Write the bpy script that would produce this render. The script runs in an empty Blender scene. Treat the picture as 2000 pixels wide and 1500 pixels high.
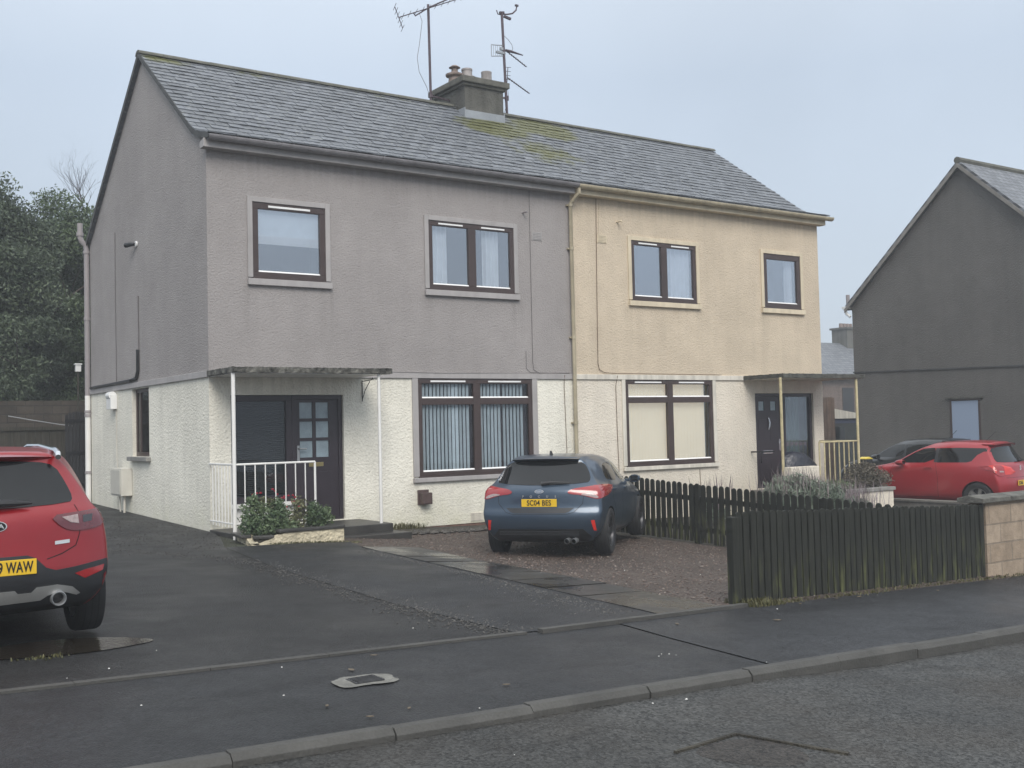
import bpy, bmesh, math, random
import numpy as np
from mathutils import Vector, Matrix
from mathutils.bvhtree import BVHTree

random.seed(7)
RNG = np.random.default_rng(7)
scene = bpy.context.scene
COL = scene.collection
PI = math.pi


def R(d):
    return math.radians(d)


def sst(a):
    a = max(0.0, min(1.0, a))
    return a * a * (3 - 2 * a)


def lerp(a, b, t):
    return a + (b - a) * t


def G(x, y):
    return -0.032 * x + 0.018 * y


def H(x, y):
    return G(x, y) - 0.1 * sst((x - 0.5) / 2.5) * sst((y + 9.2) / 5)


# ------------------------------------------------------------------ objects
def tag(o, label=None, cat=None, group=None, kind=None):
    if label:
        o['label'] = label
    if cat:
        o['category'] = cat
    if group:
        o['group'] = group
    if kind:
        o['kind'] = kind
    return o


def empty(name, loc, rz=0.0, label=None, cat=None, group=None):
    o = bpy.data.objects.new(name, None)
    COL.objects.link(o)
    o.location = loc
    o.rotation_euler = (0, 0, rz)
    o.empty_display_size = 0.2
    return tag(o, label, cat, group)


def link(name, me, parent=None):
    o = bpy.data.objects.new(name, me)
    COL.objects.link(o)
    if parent is not None:
        o.parent = parent
    return o


def copy_tree(o, parent=None):
    c = o.copy()
    COL.objects.link(c)
    c.parent = parent
    for ch in list(o.children):
        copy_tree(ch, c)
    return c


class MB:
    """collects shapes that become one mesh object"""

    def __init__(self):
        self.v = []
        self.f = []
        self.m = []

    def add(self, verts, faces, mi=0):
        n = len(self.v)
        self.v += [tuple(p) for p in verts]
        self.f += [tuple(i + n for i in f) for f in faces]
        self.m += [mi] * len(faces)
        return self

    def box(self, x0, x1, y0, y1, z0, z1, mi=0):
        return self.add([(x0, y0, z0), (x1, y0, z0), (x1, y1, z0), (x0, y1, z0),
                         (x0, y0, z1), (x1, y0, z1), (x1, y1, z1), (x0, y1, z1)],
                        [(3, 2, 1, 0), (4, 5, 6, 7), (0, 1, 5, 4), (1, 2, 6, 5), (2, 3, 7, 6), (3, 0, 4, 7)], mi)

    def obox(self, c, ax, ay, az, mi=0):
        """oriented box: centre and three half-axis vectors"""
        c, ax, ay, az = Vector(c), Vector(ax), Vector(ay), Vector(az)
        vs = []
        for k in (-1, 1):
            for (i, j) in ((-1, -1), (1, -1), (1, 1), (-1, 1)):
                vs.append(c + ax * i + ay * j + az * k)
        return self.add(vs, [(3, 2, 1, 0), (4, 5, 6, 7), (0, 1, 5, 4), (1, 2, 6, 5), (2, 3, 7, 6), (3, 0, 4, 7)], mi)

    def bar(self, a, b, w, h=None, mi=0):
        a, b = Vector(a), Vector(b)
        d = (b - a)
        L = d.length
        d.normalize()
        up = Vector((0, 0, 1)) if abs(d.z) < 0.95 else Vector((0, 1, 0))
        s = d.cross(up).normalized()
        u = s.cross(d)
        h = h if h is not None else w
        return self.obox((a + b) / 2, s * w / 2, d * L / 2, u * h / 2, mi)

    def tube(self, pts, r, n=10, mi=0, cap=True):
        pts = [Vector(p) for p in pts]
        rs = r if isinstance(r, (list, tuple)) else [r] * len(pts)
        rings = []
        ref = Vector((0, 0, 1))
        for i, p in enumerate(pts):
            d = (pts[min(i + 1, len(pts) - 1)] - pts[max(i - 1, 0)]).normalized()
            if abs(d.dot(ref)) > 0.95:
                ref = Vector((0, 1, 0)) if abs(d.y) < 0.9 else Vector((1, 0, 0))
            s = d.cross(ref).normalized()
            u = s.cross(d).normalized()
            rings.append([p + (s * math.cos(2 * PI * k / n) + u * math.sin(2 * PI * k / n)) * rs[i] for k in range(n)])
        vs = [q for ring in rings for q in ring]
        fs = []
        for i in range(len(pts) - 1):
            for k in range(n):
                a, b = i * n + k, i * n + (k + 1) % n
                fs.append((a, b, b + n, a + n))
        if cap:
            fs.append(tuple(range(n - 1, -1, -1)))
            fs.append(tuple((len(pts) - 1) * n + k for k in range(n)))
        return self.add(vs, fs, mi)

    def lathe(self, prof, c, n=20, mi=0, axis='z', cap=True):
        """prof: (radius, height) list around an axis through c"""
        vs, fs = [], []
        for r, h in prof:
            for k in range(n):
                a = 2 * PI * k / n
                p = (r * math.cos(a), r * math.sin(a), h)
                if axis == 'x':
                    p = (h, p[0], p[1])
                elif axis == 'y':
                    p = (p[0], h, p[1])
                vs.append((c[0] + p[0], c[1] + p[1], c[2] + p[2]))
        for i in range(len(prof) - 1):
            for k in range(n):
                a, b = i * n + k, i * n + (k + 1) % n
                fs.append((a, b, b + n, a + n))
        if cap:
            fs.append(tuple(range(n - 1, -1, -1)))
            fs.append(tuple((len(prof) - 1) * n + k for k in range(n)))
        return self.add(vs, fs, mi)

    def prism(self, poly, axis, a, b, mi=0):
        """2-D polygon extruded along an axis from a to b"""
        def P(q, h):
            return {'x': (h, q[0], q[1]), 'y': (q[0], h, q[1]), 'z': (q[0], q[1], h)}[axis]
        n = len(poly)
        vs = [P(q, a) for q in poly] + [P(q, b) for q in poly]
        fs = [tuple(range(n - 1, -1, -1)), tuple(range(n, 2 * n))]
        for i in range(n):
            j = (i + 1) % n
            fs.append((i, j, j + n, i + n))
        return self.add(vs, fs, mi)

    def build(self, name, mats, parent=None, smooth=False, bevel=0.0, seg=2, fix=True, split=None):
        me = bpy.data.meshes.new(name)
        me.from_pydata(self.v, [], self.f)
        mats = mats if isinstance(mats, (list, tuple)) else [mats]
        for m in mats:
            me.materials.append(m)
        me.polygons.foreach_set('material_index', self.m)
        if fix:
            bm = bmesh.new()
            bm.from_mesh(me)
            bmesh.ops.recalc_face_normals(bm, faces=bm.faces)
            if bevel > 0:
                es = [e for e in bm.edges if len(e.link_faces) == 2 and e.calc_face_angle(0) > 0.5]
                bmesh.ops.bevel(bm, geom=es, offset=bevel, segments=seg, affect='EDGES', profile=0.6)
            bm.to_mesh(me)
            bm.free()
        me.update()
        if smooth:
            me.polygons.foreach_set('use_smooth', [True] * len(me.polygons))
            try:
                me.set_sharp_from_angle(angle=R(split or 40))
            except Exception:
                pass
        return link(name, me, parent)


def grid_poly(poly, step, holes=None):
    """flat polygon (x,y) cut into a grid; returns bmesh with z=0"""
    bm = bmesh.new()
    vs = [bm.verts.new((p[0], p[1], 0)) for p in poly]
    bm.faces.new(vs)
    xs = [p[0] for p in poly]
    ys = [p[1] for p in poly]
    sx, sy = (step, step) if not isinstance(step, tuple) else step

    def cut(lo, hi, s, no, axis):
        n = int((hi - lo) / s)
        for i in range(1, n + 1):
            c = lo + i * s
            if c < hi - s * 0.2:
                co = (c, 0, 0) if axis == 0 else (0, c, 0)
                bmesh.ops.bisect_plane(bm, geom=bm.verts[:] + bm.edges[:] + bm.faces[:], plane_co=co, plane_no=no, dist=1e-5)
    cut(min(xs), max(xs), sx, (1, 0, 0), 0)
    cut(min(ys), max(ys), sy, (0, 1, 0), 1)
    return bm


def chaikin(poly, it=2):
    for _ in range(it):
        out = []
        for i in range(len(poly)):
            a, b = poly[i], poly[(i + 1) % len(poly)]
            out.append((a[0] * .75 + b[0] * .25, a[1] * .75 + b[1] * .25))
            out.append((a[0] * .25 + b[0] * .75, a[1] * .25 + b[1] * .75))
        poly = out
    return poly


def sheet(name, poly, mat, off=0.0, step=0.5, zf=H, kind='structure', thick=0.0):
    bm = grid_poly(poly, step)
    for v in bm.verts:
        v.co.z = zf(v.co.x, v.co.y) + off
    bmesh.ops.recalc_face_normals(bm, faces=bm.faces)
    if sum(f.normal.z for f in bm.faces) < 0:
        bmesh.ops.reverse_faces(bm, faces=bm.faces)
    if thick:
        r = bmesh.ops.extrude_face_region(bm, geom=[e for e in bm.faces])
        for g in r['geom']:
            if isinstance(g, bmesh.types.BMVert):
                g.co.z += thick
    me = bpy.data.meshes.new(name)
    bm.to_mesh(me)
    bm.free()
    me.materials.append(mat)
    o = link(name, me)
    if kind:
        o['kind'] = kind
    return o


# ---------------------------------------------------------------- materials
class NT:
    def __init__(self, name):
        self.mat = bpy.data.materials.new(name)
        self.mat.use_nodes = True
        self.t = self.mat.node_tree
        self.t.nodes.clear()
        self.out = self.n('ShaderNodeOutputMaterial')
        self.b = self.n('ShaderNodeBsdfPrincipled')
        self.l(self.b.outputs[0], self.out.inputs[0])
        self._co = None

    def n(self, typ, **kw):
        nd = self.t.nodes.new(typ)
        for k, v in kw.items():
            setattr(nd, k, v)
        return nd

    def l(self, a, b):
        self.t.links.new(a, b)

    def co(self, scale=(1, 1, 1), loc=(0, 0, 0), rot=(0, 0, 0)):
        if self._co is None:
            self._co = self.n('ShaderNodeTexCoord')
        mp = self.n('ShaderNodeMapping')
        mp.inputs['Scale'].default_value = scale
        mp.inputs['Location'].default_value = loc
        mp.inputs['Rotation'].default_value = rot
        self.l(self._co.outputs['Object'], mp.inputs[0])
        return mp.outputs[0]

    def noise(self, scale, detail=3, rough=0.55, co=None, dist=0.0):
        nd = self.n('ShaderNodeTexNoise')
        nd.inputs['Scale'].default_value = scale
        nd.inputs['Detail'].default_value = detail
        nd.inputs['Roughness'].default_value = rough
        nd.inputs['Distortion'].default_value = dist
        self.l(co if co is not None else self.co(), nd.inputs['Vector'])
        return nd.outputs['Fac']

    def voro(self, scale, co=None, out='Distance', feature='F1', rnd=1.0):
        nd = self.n('ShaderNodeTexVoronoi', feature=feature)
        nd.inputs['Scale'].default_value = scale
        nd.inputs['Randomness'].default_value = rnd
        self.l(co if co is not None else self.co(), nd.inputs['Vector'])
        return nd.outputs[out]

    def ramp(self, fac, stops):
        nd = self.n('ShaderNodeValToRGB')
        els = nd.color_ramp.elements
        while len(els) < len(stops):
            els.new(0.5)
        for e, (p, c) in zip(els, stops):
            e.position = p
            e.color = (c, c, c, 1) if isinstance(c, (int, float)) else (c[0], c[1], c[2], 1)
        self.l(fac, nd.inputs[0])
        return nd.outputs[0]

    def mix(self, a, b, fac, mode='MIX'):
        nd = self.n('ShaderNodeMix', data_type='RGBA', blend_type=mode)
        for i, v in ((6, a), (7, b), (0, fac)):
            s = nd.inputs[i]
            if isinstance(v, (int, float)):
                s.default_value = v if i == 0 else (v, v, v, 1)
            elif isinstance(v, (tuple, list)):
                s.default_value = (v[0], v[1], v[2], 1)
            else:
                self.l(v, s)
        return nd.outputs[2]

    def math(self, op, a, b=0.0, clamp=False):
        nd = self.n('ShaderNodeMath', operation=op, use_clamp=clamp)
        for s, v in ((nd.inputs[0], a), (nd.inputs[1], b)):
            if isinstance(v, (int, float)):
                s.default_value = v
            else:
                self.l(v, s)
        return nd.outputs[0]

    def xyz(self):
        if self._co is None:
            self.co()
        nd = self.n('ShaderNodeSeparateXYZ')
        self.l(self._co.outputs['Object'], nd.inputs[0])
        return nd.outputs

    def bump(self, h, dist=0.01, strength=1.0, prev=None):
        nd = self.n('ShaderNodeBump')
        nd.inputs['Distance'].default_value = dist
        nd.inputs['Strength'].default_value = strength
        self.l(h, nd.inputs['Height'])
        if prev is not None:
            self.l(prev, nd.inputs['Normal'])
        return nd.outputs[0]

    def set(self, **kw):
        names = dict(color='Base Color', rough='Roughness', metal='Metallic', spec='Specular IOR Level',
                     coat='Coat Weight', coatr='Coat Roughness', normal='Normal', emit='Emission Color', emits='Emission Strength',
                     alpha='Alpha', trans='Transmission Weight')
        for k, v in kw.items():
            s = self.b.inputs[names[k]]
            if isinstance(v, (int, float)):
                s.default_value = v
            elif isinstance(v, (tuple, list)):
                s.default_value = (v[0], v[1], v[2], 1) if len(v) == 3 else v
            else:
                self.l(v, s)
        return self


def sc(c, k):
    return (c[0] * k, c[1] * k, c[2] * k)


def mottled(name, c, rough=0.6, var=0.25, scale=3.0, fine=40.0, bump=0.002, metal=0.0, spec=0.5, coat=0.0, streak=0.0):
    t = NT(name)
    n1 = t.noise(scale, 4)
    n2 = t.noise(fine, 2)
    col = t.mix(sc(c, 1 - var), sc(c, 1 + var), t.ramp(n1, [(0.3, 0), (0.7, 1)]))
    col = t.mix(col, t.ramp(n2, [(0.25, 1 - var), (0.75, 1 + var * 0.4)]), 0.6, 'MULTIPLY')
    if streak:
        s = t.noise(2.0, 3, co=t.co(scale=(4, 4, 0.25)))
        col = t.mix(col, t.ramp(s, [(0.35, 1 - streak), (0.6, 1.0)]), 1.0, 'MULTIPLY')
    t.set(color=col, rough=rough, metal=metal, spec=spec, coat=coat)
    if bump:
        t.set(normal=t.bump(n2, bump))
    return t.mat


def harl(name, c, scale=26.0, depth=0.012, var=0.08, streak=0.12, stains=(), algae=0.0, smears=()):
    """roughcast render: knobbly bump, faint mottling, rain streaks"""
    t = NT(name)
    big = t.noise(0.55, 5, 0.6)
    mid = t.noise(3.0, 4)
    kn = t.noise(scale, 3, 0.6, dist=0.4)
    kn2 = t.voro(scale * 1.3)
    col = t.mix(sc(c, 1 - var), sc(c, 1 + var), t.ramp(big, [(0.35, 0), (0.65, 1)]))
    col = t.mix(col, t.ramp(mid, [(0.3, 1 - var), (0.7, 1.03)]), 0.7, 'MULTIPLY')
    st = t.noise(1.6, 4, co=t.co(scale=(2.2, 2.2, 0.16)))
    col = t.mix(col, t.ramp(st, [(0.34, 1 - streak), (0.56, 1.0)]), 1.0, 'MULTIPLY')
    col = t.mix(col, t.ramp(t.noise(90, 2), [(0.3, 0.86), (0.6, 1.04)]), 0.8, 'MULTIPLY')
    col = t.mix(col, t.ramp(kn, [(0.25, 0.78), (0.5, 1.0)]), 0.55, 'MULTIPLY')
    if stains or smears:
        px = t.xyz()
        drip = t.ramp(t.noise(1.0, 3, co=t.co(scale=(9, 9, .35))), [(.40, 1), (.62, 0)])
        for lst, k in ((stains, (c[0] * .62, c[1] * .62, c[2] * .60)), (smears, (c[0] * 1.22, c[1] * 1.22, c[2] * 1.22))):
            for (x0, x1, zt, ln) in lst:
                side = t.math('MULTIPLY', t.math('MULTIPLY', t.math('SUBTRACT', px[0], x0 - .06), 7.0, True), t.math('MULTIPLY', t.math('SUBTRACT', x1 + .06, px[0]), 7.0, True))
                vert = t.math('MULTIPLY', t.math('LESS_THAN', px[2], zt), t.math('DIVIDE', t.math('SUBTRACT', px[2], zt - ln), ln, True))
                col = t.mix(col, k, t.math('MULTIPLY', t.math('MULTIPLY', side, vert), t.math('MULTIPLY', drip, .42)))
    if algae:
        z = t.xyz()[2]
        lo = t.math('SUBTRACT', 1.0, t.math('MULTIPLY', t.math('ADD', z, 0.3), 1.25), True)
        am = t.math('MULTIPLY', lo, t.ramp(t.noise(2.2, 5, 0.65), [(0.36, 0.15), (0.68, 1.0)]))
        col = t.mix(col, (0.40, 0.40, 0.23), t.math('MULTIPLY', am, algae))
    h = t.math('ADD', kn, t.math('MULTIPLY', kn2, -0.5))
    t.set(color=col, rough=0.88, spec=0.25, normal=t.bump(h, depth))
    return t.mat


def asphalt(name, c, wet=0.5, chip=0.35, brown=0.0):
    t = NT(name)
    n = t.noise(0.5, 5, 0.62)
    n2 = t.noise(2.6, 4, 0.65)
    grain = t.noise(120, 2, 0.7)
    vcol = t.voro(62, out='Color')
    bw = t.n('ShaderNodeRGBToBW')
    t.l(vcol, bw.inputs[0])
    col = t.mix(sc(c, 0.78), sc(c, 1.22), t.ramp(n, [(0.3, 0), (0.7, 1)]))
    col = t.mix(col, t.ramp(n2, [(0.3, 0.70), (0.7, 1.15)]), 0.9, 'MULTIPLY')
    sc_ = t.noise(1.7, 6, 0.7, co=t.co(scale=(.6, 1.5, 1)), dist=1.2)
    col = t.mix(col, t.ramp(sc_, [(0.36, 0.62), (0.46, 1.0)]), 0.9, 'MULTIPLY')
    crk = t.voro(1.1, co=t.co(scale=(1, .7, 1)), feature='DISTANCE_TO_EDGE')
    ck = t.math('MULTIPLY', t.ramp(crk, [(0.0, 1.0), (0.007, 0.0)]), t.ramp(t.noise(.7, 3), [(.52, 0), (.6, 1)]))
    col = t.mix(col, sc(c, .35), t.math('MULTIPLY', ck, .8))
    col = t.mix(col, t.ramp(bw.outputs[0], [(0.1, 1 - chip), (0.9, 1 + chip)]), 0.85, 'MULTIPLY')
    spk = t.ramp(t.voro(26), [(0.02, 1.0), (0.075, 0.0)])
    col = t.mix(col, (0.10, 0.096, 0.09), t.math('MULTIPLY', spk, t.ramp(t.noise(5, 3), [(0.5, 0), (0.7, 0.6)])))
    if brown:
        col = t.mix(col, (0.055, 0.045, 0.036), t.math('MULTIPLY', t.ramp(t.noise(0.9, 4), [(0.5, 0), (0.68, 1)]), brown))
    r = t.ramp(t.noise(0.9, 5, 0.6), [(0.3, 0.62 - wet * 0.45), (0.72, 0.86 - wet * 0.3)])
    hh = t.math('ADD', t.math('MULTIPLY', grain, 0.5), t.voro(75))
    t.set(color=col, rough=r, spec=0.32, normal=t.bump(hh, 0.005, 1.0))
    return t.mat


def paint(name, c, metal=0.35, rough=0.32):
    t = NT(name)
    n = t.noise(6, 4)
    col = t.mix(sc(c, 0.9), sc(c, 1.07), n)
    dirt = t.math('MULTIPLY', t.math('SUBTRACT', 0.75, t.xyz()[2], True), t.ramp(t.noise(4, 4), [(0.3, 0), (0.75, 0.5)]))
    col = t.mix(col, (0.06, 0.055, 0.05), dirt)
    drops = t.ramp(t.voro(95), [(0.05, 1), (0.26, 0)])
    t.set(color=col, rough=rough, metal=metal, coat=0.55, coatr=0.08, normal=t.bump(drops, 0.0012, 0.5))
    return t.mat


def simple(name, c, rough=0.5, metal=0.0, spec=0.5, coat=0.0, bump=0.0):
    return mottled(name, c, rough, 0.06, 5.0, 60.0, bump, metal, spec, coat)


def window_glass(name, refl=0.3, tint=(0.75, 0.8, 0.82), fres=0.5):
    t = NT(name)
    t.t.nodes.remove(t.b)
    g = t.n('ShaderNodeBsdfGlossy')
    g.inputs['Color'].default_value = (0.92, 0.95, 1.0, 1)
    g.inputs['Roughness'].default_value = 0.02
    wob = t.noise(1.3, 2)
    t.l(t.bump(wob, 0.004, 0.5), g.inputs['Normal'])
    tr = t.n('ShaderNodeBsdfTransparent')
    tr.inputs['Color'].default_value = (*tint, 1)
    lw = t.n('ShaderNodeLayerWeight')
    lw.inputs['Blend'].default_value = 0.35
    fac = t.math('ADD', t.math('MULTIPLY', lw.outputs['Fresnel'], fres), refl, True)
    mx = t.n('ShaderNodeMixShader')
    t.l(fac, mx.inputs[0])
    t.l(tr.outputs[0], mx.inputs[1])
    t.l(g.outputs[0], mx.inputs[2])
    t.l(mx.outputs[0], t.out.inputs[0])
    return t.mat


def slate_mat(name, c, moss_spots=(), edge=0.0):
    t = NT(name)
    at = t.n('ShaderNodeAttribute', attribute_name='tone')
    col = t.mix(sc(c, 0.72), sc(c, 1.2), at.outputs['Fac'])
    n = t.noise(7, 5, 0.65)
    col = t.mix(col, t.ramp(n, [(0.3, 0.72), (0.7, 1.12)]), 0.9, 'MULTIPLY')
    lich = t.ramp(t.noise(14, 4, 0.7), [(0.56, 0), (0.68, 0.75)])
    col = t.mix(col, (0.30, 0.31, 0.29), lich)
    # moss where it grows: round the stack and along the ridge
    if moss_spots:
        tot = None
        for (cx, cy, cz, rx, ry, amt) in moss_spots:
            mp = t.co(scale=(1 / rx, 1 / ry, 1 / ry), loc=(-cx / rx, -cy / ry, -cz / ry))
            ln = t.n('ShaderNodeVectorMath', operation='LENGTH')
            t.l(mp, ln.inputs[0])
            m = t.math('MULTIPLY', t.math('SUBTRACT', 1.0, ln.outputs['Value'], True), amt)
            tot = m if tot is None else t.math('MAXIMUM', tot, m)
        nz = t.noise(3.2, 6, 0.7)
        mm = t.ramp(t.math('ADD', tot, t.math('MULTIPLY', t.math('SUBTRACT', nz, 0.5), 1.1)), [(0.22, 0), (0.48, 1)])
        mm = t.math('MULTIPLY', mm, t.ramp(tot, [(0.0, 0), (0.05, 1)]))
        mcol = t.mix((0.065, 0.065, 0.033), (0.145, 0.15, 0.048), t.noise(12, 4))
        col = t.mix(col, mcol, mm)
    t.set(color=col, rough=t.ramp(n, [(0.3, 0.42), (0.7, 0.66)]), spec=0.5, normal=t.bump(t.noise(45, 3), 0.004))
    return t.mat


def leaf_mat(name, c1, c2):
    t = NT(name)
    at = t.n('ShaderNodeAttribute', attribute_name='tone')
    col = t.mix(c1, c2, at.outputs['Fac'])
    t.set(color=col, rough=0.55, spec=0.35)
    return t.mat


def brick_mat(name, c1, c2, mortar, bw, bh, msize=0.01, rot=(R(90), 0, 0), bump=0.004):
    t = NT(name)
    br = t.n('ShaderNodeTexBrick')
    br.inputs['Scale'].default_value = 1.0
    br.inputs['Brick Width'].default_value = bw
    br.inputs['Row Height'].default_value = bh
    br.inputs['Mortar Size'].default_value = msize
    br.inputs['Color1'].default_value = (*c1, 1)
    br.inputs['Color2'].default_value = (*c2, 1)
    br.inputs['Mortar'].default_value = (*mortar, 1)
    t.l(t.co(rot=rot), br.inputs['Vector'])
    col = t.mix(br.outputs['Color'], t.ramp(t.noise(9, 5, 0.65), [(0.3, 0.72), (0.7, 1.1)]), 0.9, 'MULTIPLY')
    col = t.mix(col, t.ramp(t.noise(1.3, 4, co=t.co(scale=(2, 2, 0.4))), [(0.35, 0.72), (0.6, 1.03)]), 0.8, 'MULTIPLY')
    t.set(color=col, rough=0.85, spec=0.3, normal=t.bump(t.math('SUBTRACT', t.noise(60, 2), t.math('MULTIPLY', br.outputs['Fac'], 1.5)), bump))
    return t.mat


def gravel_mat(name, c1, c2, c3, scale=42):
    t = NT(name)
    v = t.voro(scale, out='Color')
    bw = t.n('ShaderNodeRGBToBW')
    t.l(v, bw.inputs[0])
    d = t.voro(scale)
    col = t.ramp(bw.outputs[0], [(0.15, c1), (0.45, c2), (0.72, c3), (0.95, (0.22, 0.20, 0.18))])
    col = t.mix(col, t.ramp(d, [(0.2, 1.05), (0.7, 0.35)]), 0.8, 'MULTIPLY')
    col = t.mix(col, t.ramp(t.noise(0.8, 4), [(0.3, 0.65), (0.7, 1.15)]), 1.0, 'MULTIPLY')
    t.set(color=col, rough=0.6, spec=0.4, normal=t.bump(d, 0.02, 1.0))
    # invert so stones stand proud
    return t.mat


M = {}
M['harl_grey'] = harl('grey painted roughcast', (0.333, 0.309, 0.301), 32, 0.010, var=.07, streak=0.03, stains=[(.6, .8, 3.9, 1.1), (1.95, 2.2, 3.9, .9), (3.9, 4.15, 3.9, .9), (5.8, 6.05, 3.9, 1.0), (0, 7.3, 6.05, .5)])
M['harl_white'] = harl('white painted roughcast', (0.81, 0.78, 0.685), 23, 0.014, algae=0.55, streak=0.08, stains=[(0, 3.6, 2.42, .5), (3.55, 3.8, .6, .5), (6.2, 6.4, .6, .5)])
M['harl_pink'] = harl('pale pinkish cream roughcast', (0.75, 0.685, 0.585), 25, 0.016, algae=0.3, streak=0.07)
M['harl_cream'] = harl('cream yellow roughcast', (0.61, 0.515, 0.395), 27, 0.012, var=.075, streak=0.06, stains=[(8.6, 8.85, 3.9, .9), (10.5, 10.75, 3.9, .9), (12.45, 12.7, 3.9, .8), (7.3, 14.5, 6.02, .4)])
M['harl_dark'] = harl('unpainted dark grey roughcast', (0.128, 0.122, 0.114), 26, 0.012, var=0.10, streak=0.08)
M['trim_grey'] = mottled('grey masonry paint', (0.38, 0.36, 0.355), 0.7, 0.08, 2, 50, 0.001, streak=0.1)
M['trim_cream'] = mottled('cream masonry paint', (0.66, 0.57, 0.42), 0.7, 0.08, 2, 50, 0.001, streak=0.12)
M['trim_pale'] = mottled('off white masonry paint', (0.68, 0.64, 0.56), 0.7, 0.10, 2, 50, 0.001, streak=0.22)
M['white_paint'] = mottled('white gloss paint', (0.78, 0.77, 0.74), 0.4, 0.05, 3, 60, 0.0006)
M['rust_cream'] = mottled('flaking cream paint on steel', (0.58, 0.50, 0.30), 0.5, 0.22, 9, 60, 0.001, streak=0.25)
M['brown_upvc'] = mottled('dark brown window frame', (0.055, 0.036, 0.033), 0.38, 0.12, 4, 80, 0.0004)
M['door_dark'] = mottled('dark aubergine door paint', (0.028, 0.020, 0.027), 0.42, 0.12, 3, 70, 0.0006)
M['white_plastic'] = simple('white plastic', (0.8, 0.8, 0.79), 0.35)
M['net'] = mottled('net curtain fabric', (0.84, 0.85, 0.85), 0.9, 0.08, 6, 70, 0.001)
M['blind_blue'] = mottled('pale blue grey blind fabric', (0.76, 0.81, 0.83), 0.85, 0.07, 6, 70, 0.0)
M['blind_cream'] = mottled('cream blind fabric with added room glow', (0.78, 0.68, 0.52), 0.85, 0.05, 1.2, 70, 0.0)
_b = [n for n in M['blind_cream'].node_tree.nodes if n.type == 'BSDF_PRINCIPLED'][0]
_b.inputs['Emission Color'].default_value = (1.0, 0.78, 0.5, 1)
_b.inputs['Emission Strength'].default_value = 0.30  # the blind itself emits a warm glow, standing in for the room lamp
M['drape_brown'] = mottled('brown curtain fabric', (0.075, 0.05, 0.055), 0.9, 0.15, 6, 70, 0.0)
M['blind_dark'] = mottled('dark venetian slat', (0.06, 0.058, 0.055), 0.5, 0.12, 3, 60, 0.0)
M['room'] = simple('dim room wall', (0.10, 0.10, 0.105), 0.9)
M['glass'] = window_glass('window glass', 0.17)
M['glass_low'] = window_glass('lower window glass', 0.015, (0.85, 0.88, 0.9), 0.22)
M['glass_up'] = window_glass('upper window glass', 0.24, (0.92, 0.94, 0.96), 0.35)
M['frost'] = mottled('obscure door glass', (0.26, 0.33, 0.37), 0.22, 0.16, 5, 45, 0.002, spec=0.7)
M['dark_glass'] = simple('dark car glass', (0.008, 0.009, 0.010), 0.04, spec=0.42)
M['beige_box'] = simple('weathered beige plastic', (0.58, 0.56, 0.50), 0.45)
M['badge_metal'] = simple('pale badge metal', (0.55, 0.57, 0.59), 0.3, 0.2)
M['brass'] = simple('worn brass', (0.45, 0.36, 0.17), 0.35, 0.9)
M['steel'] = simple('bright steel', (0.62, 0.63, 0.65), 0.25, 1.0)
M['steel_dull'] = simple('weathered steel', (0.40, 0.41, 0.42), 0.5, 0.8)
M['mast'] = mottled('rusty aerial pole', (0.085, 0.062, 0.075), 0.6, 0.25, 9, 60, 0.001, 0.3)
M['lead'] = mottled('lead flashing', (0.30, 0.32, 0.345), 0.55, 0.12, 4, 40, 0.002, 0.2)
M['stack'] = harl('weathered stack render', (0.135, 0.132, 0.118), 20, 0.015, var=0.2, streak=0.3)
M['stack_cap'] = mottled('mossy concrete cap', (0.115, 0.112, 0.095), 0.9, 0.35, 5, 40, 0.006)
M['pot'] = mottled('terracotta pot', (0.26, 0.20, 0.175), 0.8, 0.2, 6, 50, 0.002, streak=0.3)
M['pot_buff'] = mottled('buff clay pot', (0.36, 0.33, 0.32), 0.8, 0.2, 6, 50, 0.002, streak=0.3)
M['canopy_edge'] = mottled('flaking blackened concrete', (0.10, 0.097, 0.085), 0.92, 0.95, 9, 26, 0.012)
M['canopy_edge_grey'] = mottled('blackened mossy concrete', (0.075, 0.075, 0.065), 0.92, 0.5, 6, 26, 0.012)
M['step'] = mottled('wet dark concrete step', (0.042, 0.04, 0.037), 0.45, 0.35, 4, 50, 0.004)
M['plinth'] = mottled('exposed reddish stone base', (0.17, 0.098, 0.075), 0.9, 0.35, 4, 30, 0.012)
M['coping'] = mottled('lichened concrete coping', (0.115, 0.112, 0.098), 0.9, 0.45, 7, 35, 0.008)
M['concrete'] = mottled('old concrete', (0.165, 0.155, 0.14), 0.8, 0.25, 5, 45, 0.005)
M['sill_grey'] = mottled('grey stone sill', (0.24, 0.235, 0.22), 0.8, 0.2, 5, 45, 0.003)
M['black_plastic'] = simple('black plastic', (0.018, 0.018, 0.02), 0.5)
M['black_iron'] = simple('black iron', (0.015, 0.015, 0.017), 0.45, 0.3)
M['bag'] = mottled('navy waterproof cover', (0.02, 0.022, 0.034), 0.35, 0.2, 5, 14, 0.02)
M['yellow'] = simple('yellow plastic', (0.72, 0.56, 0.08), 0.5)
M['flue'] = mottled('brown flue cowl', (0.085, 0.055, 0.05), 0.55, 0.2, 8, 50, 0.001)
M['cable'] = simple('grey cable', (0.13, 0.12, 0.12), 0.6)
M['cable_brown'] = simple('brown cable', (0.16, 0.11, 0.075), 0.6)
M['gutter_grey'] = mottled('grey painted gutter', (0.235, 0.225, 0.235), 0.45, 0.15, 3, 50, 0.001, streak=0.15)
M['pipe_grey'] = mottled('grey painted soil pipe', (0.30, 0.275, 0.28), 0.5, 0.08, 3, 50, 0.0006)
M['gutter_cream'] = mottled('cream painted gutter', (0.47, 0.41, 0.29), 0.45, 0.15, 3, 50, 0.001, streak=0.2)
M['fence_wood'] = None
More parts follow.
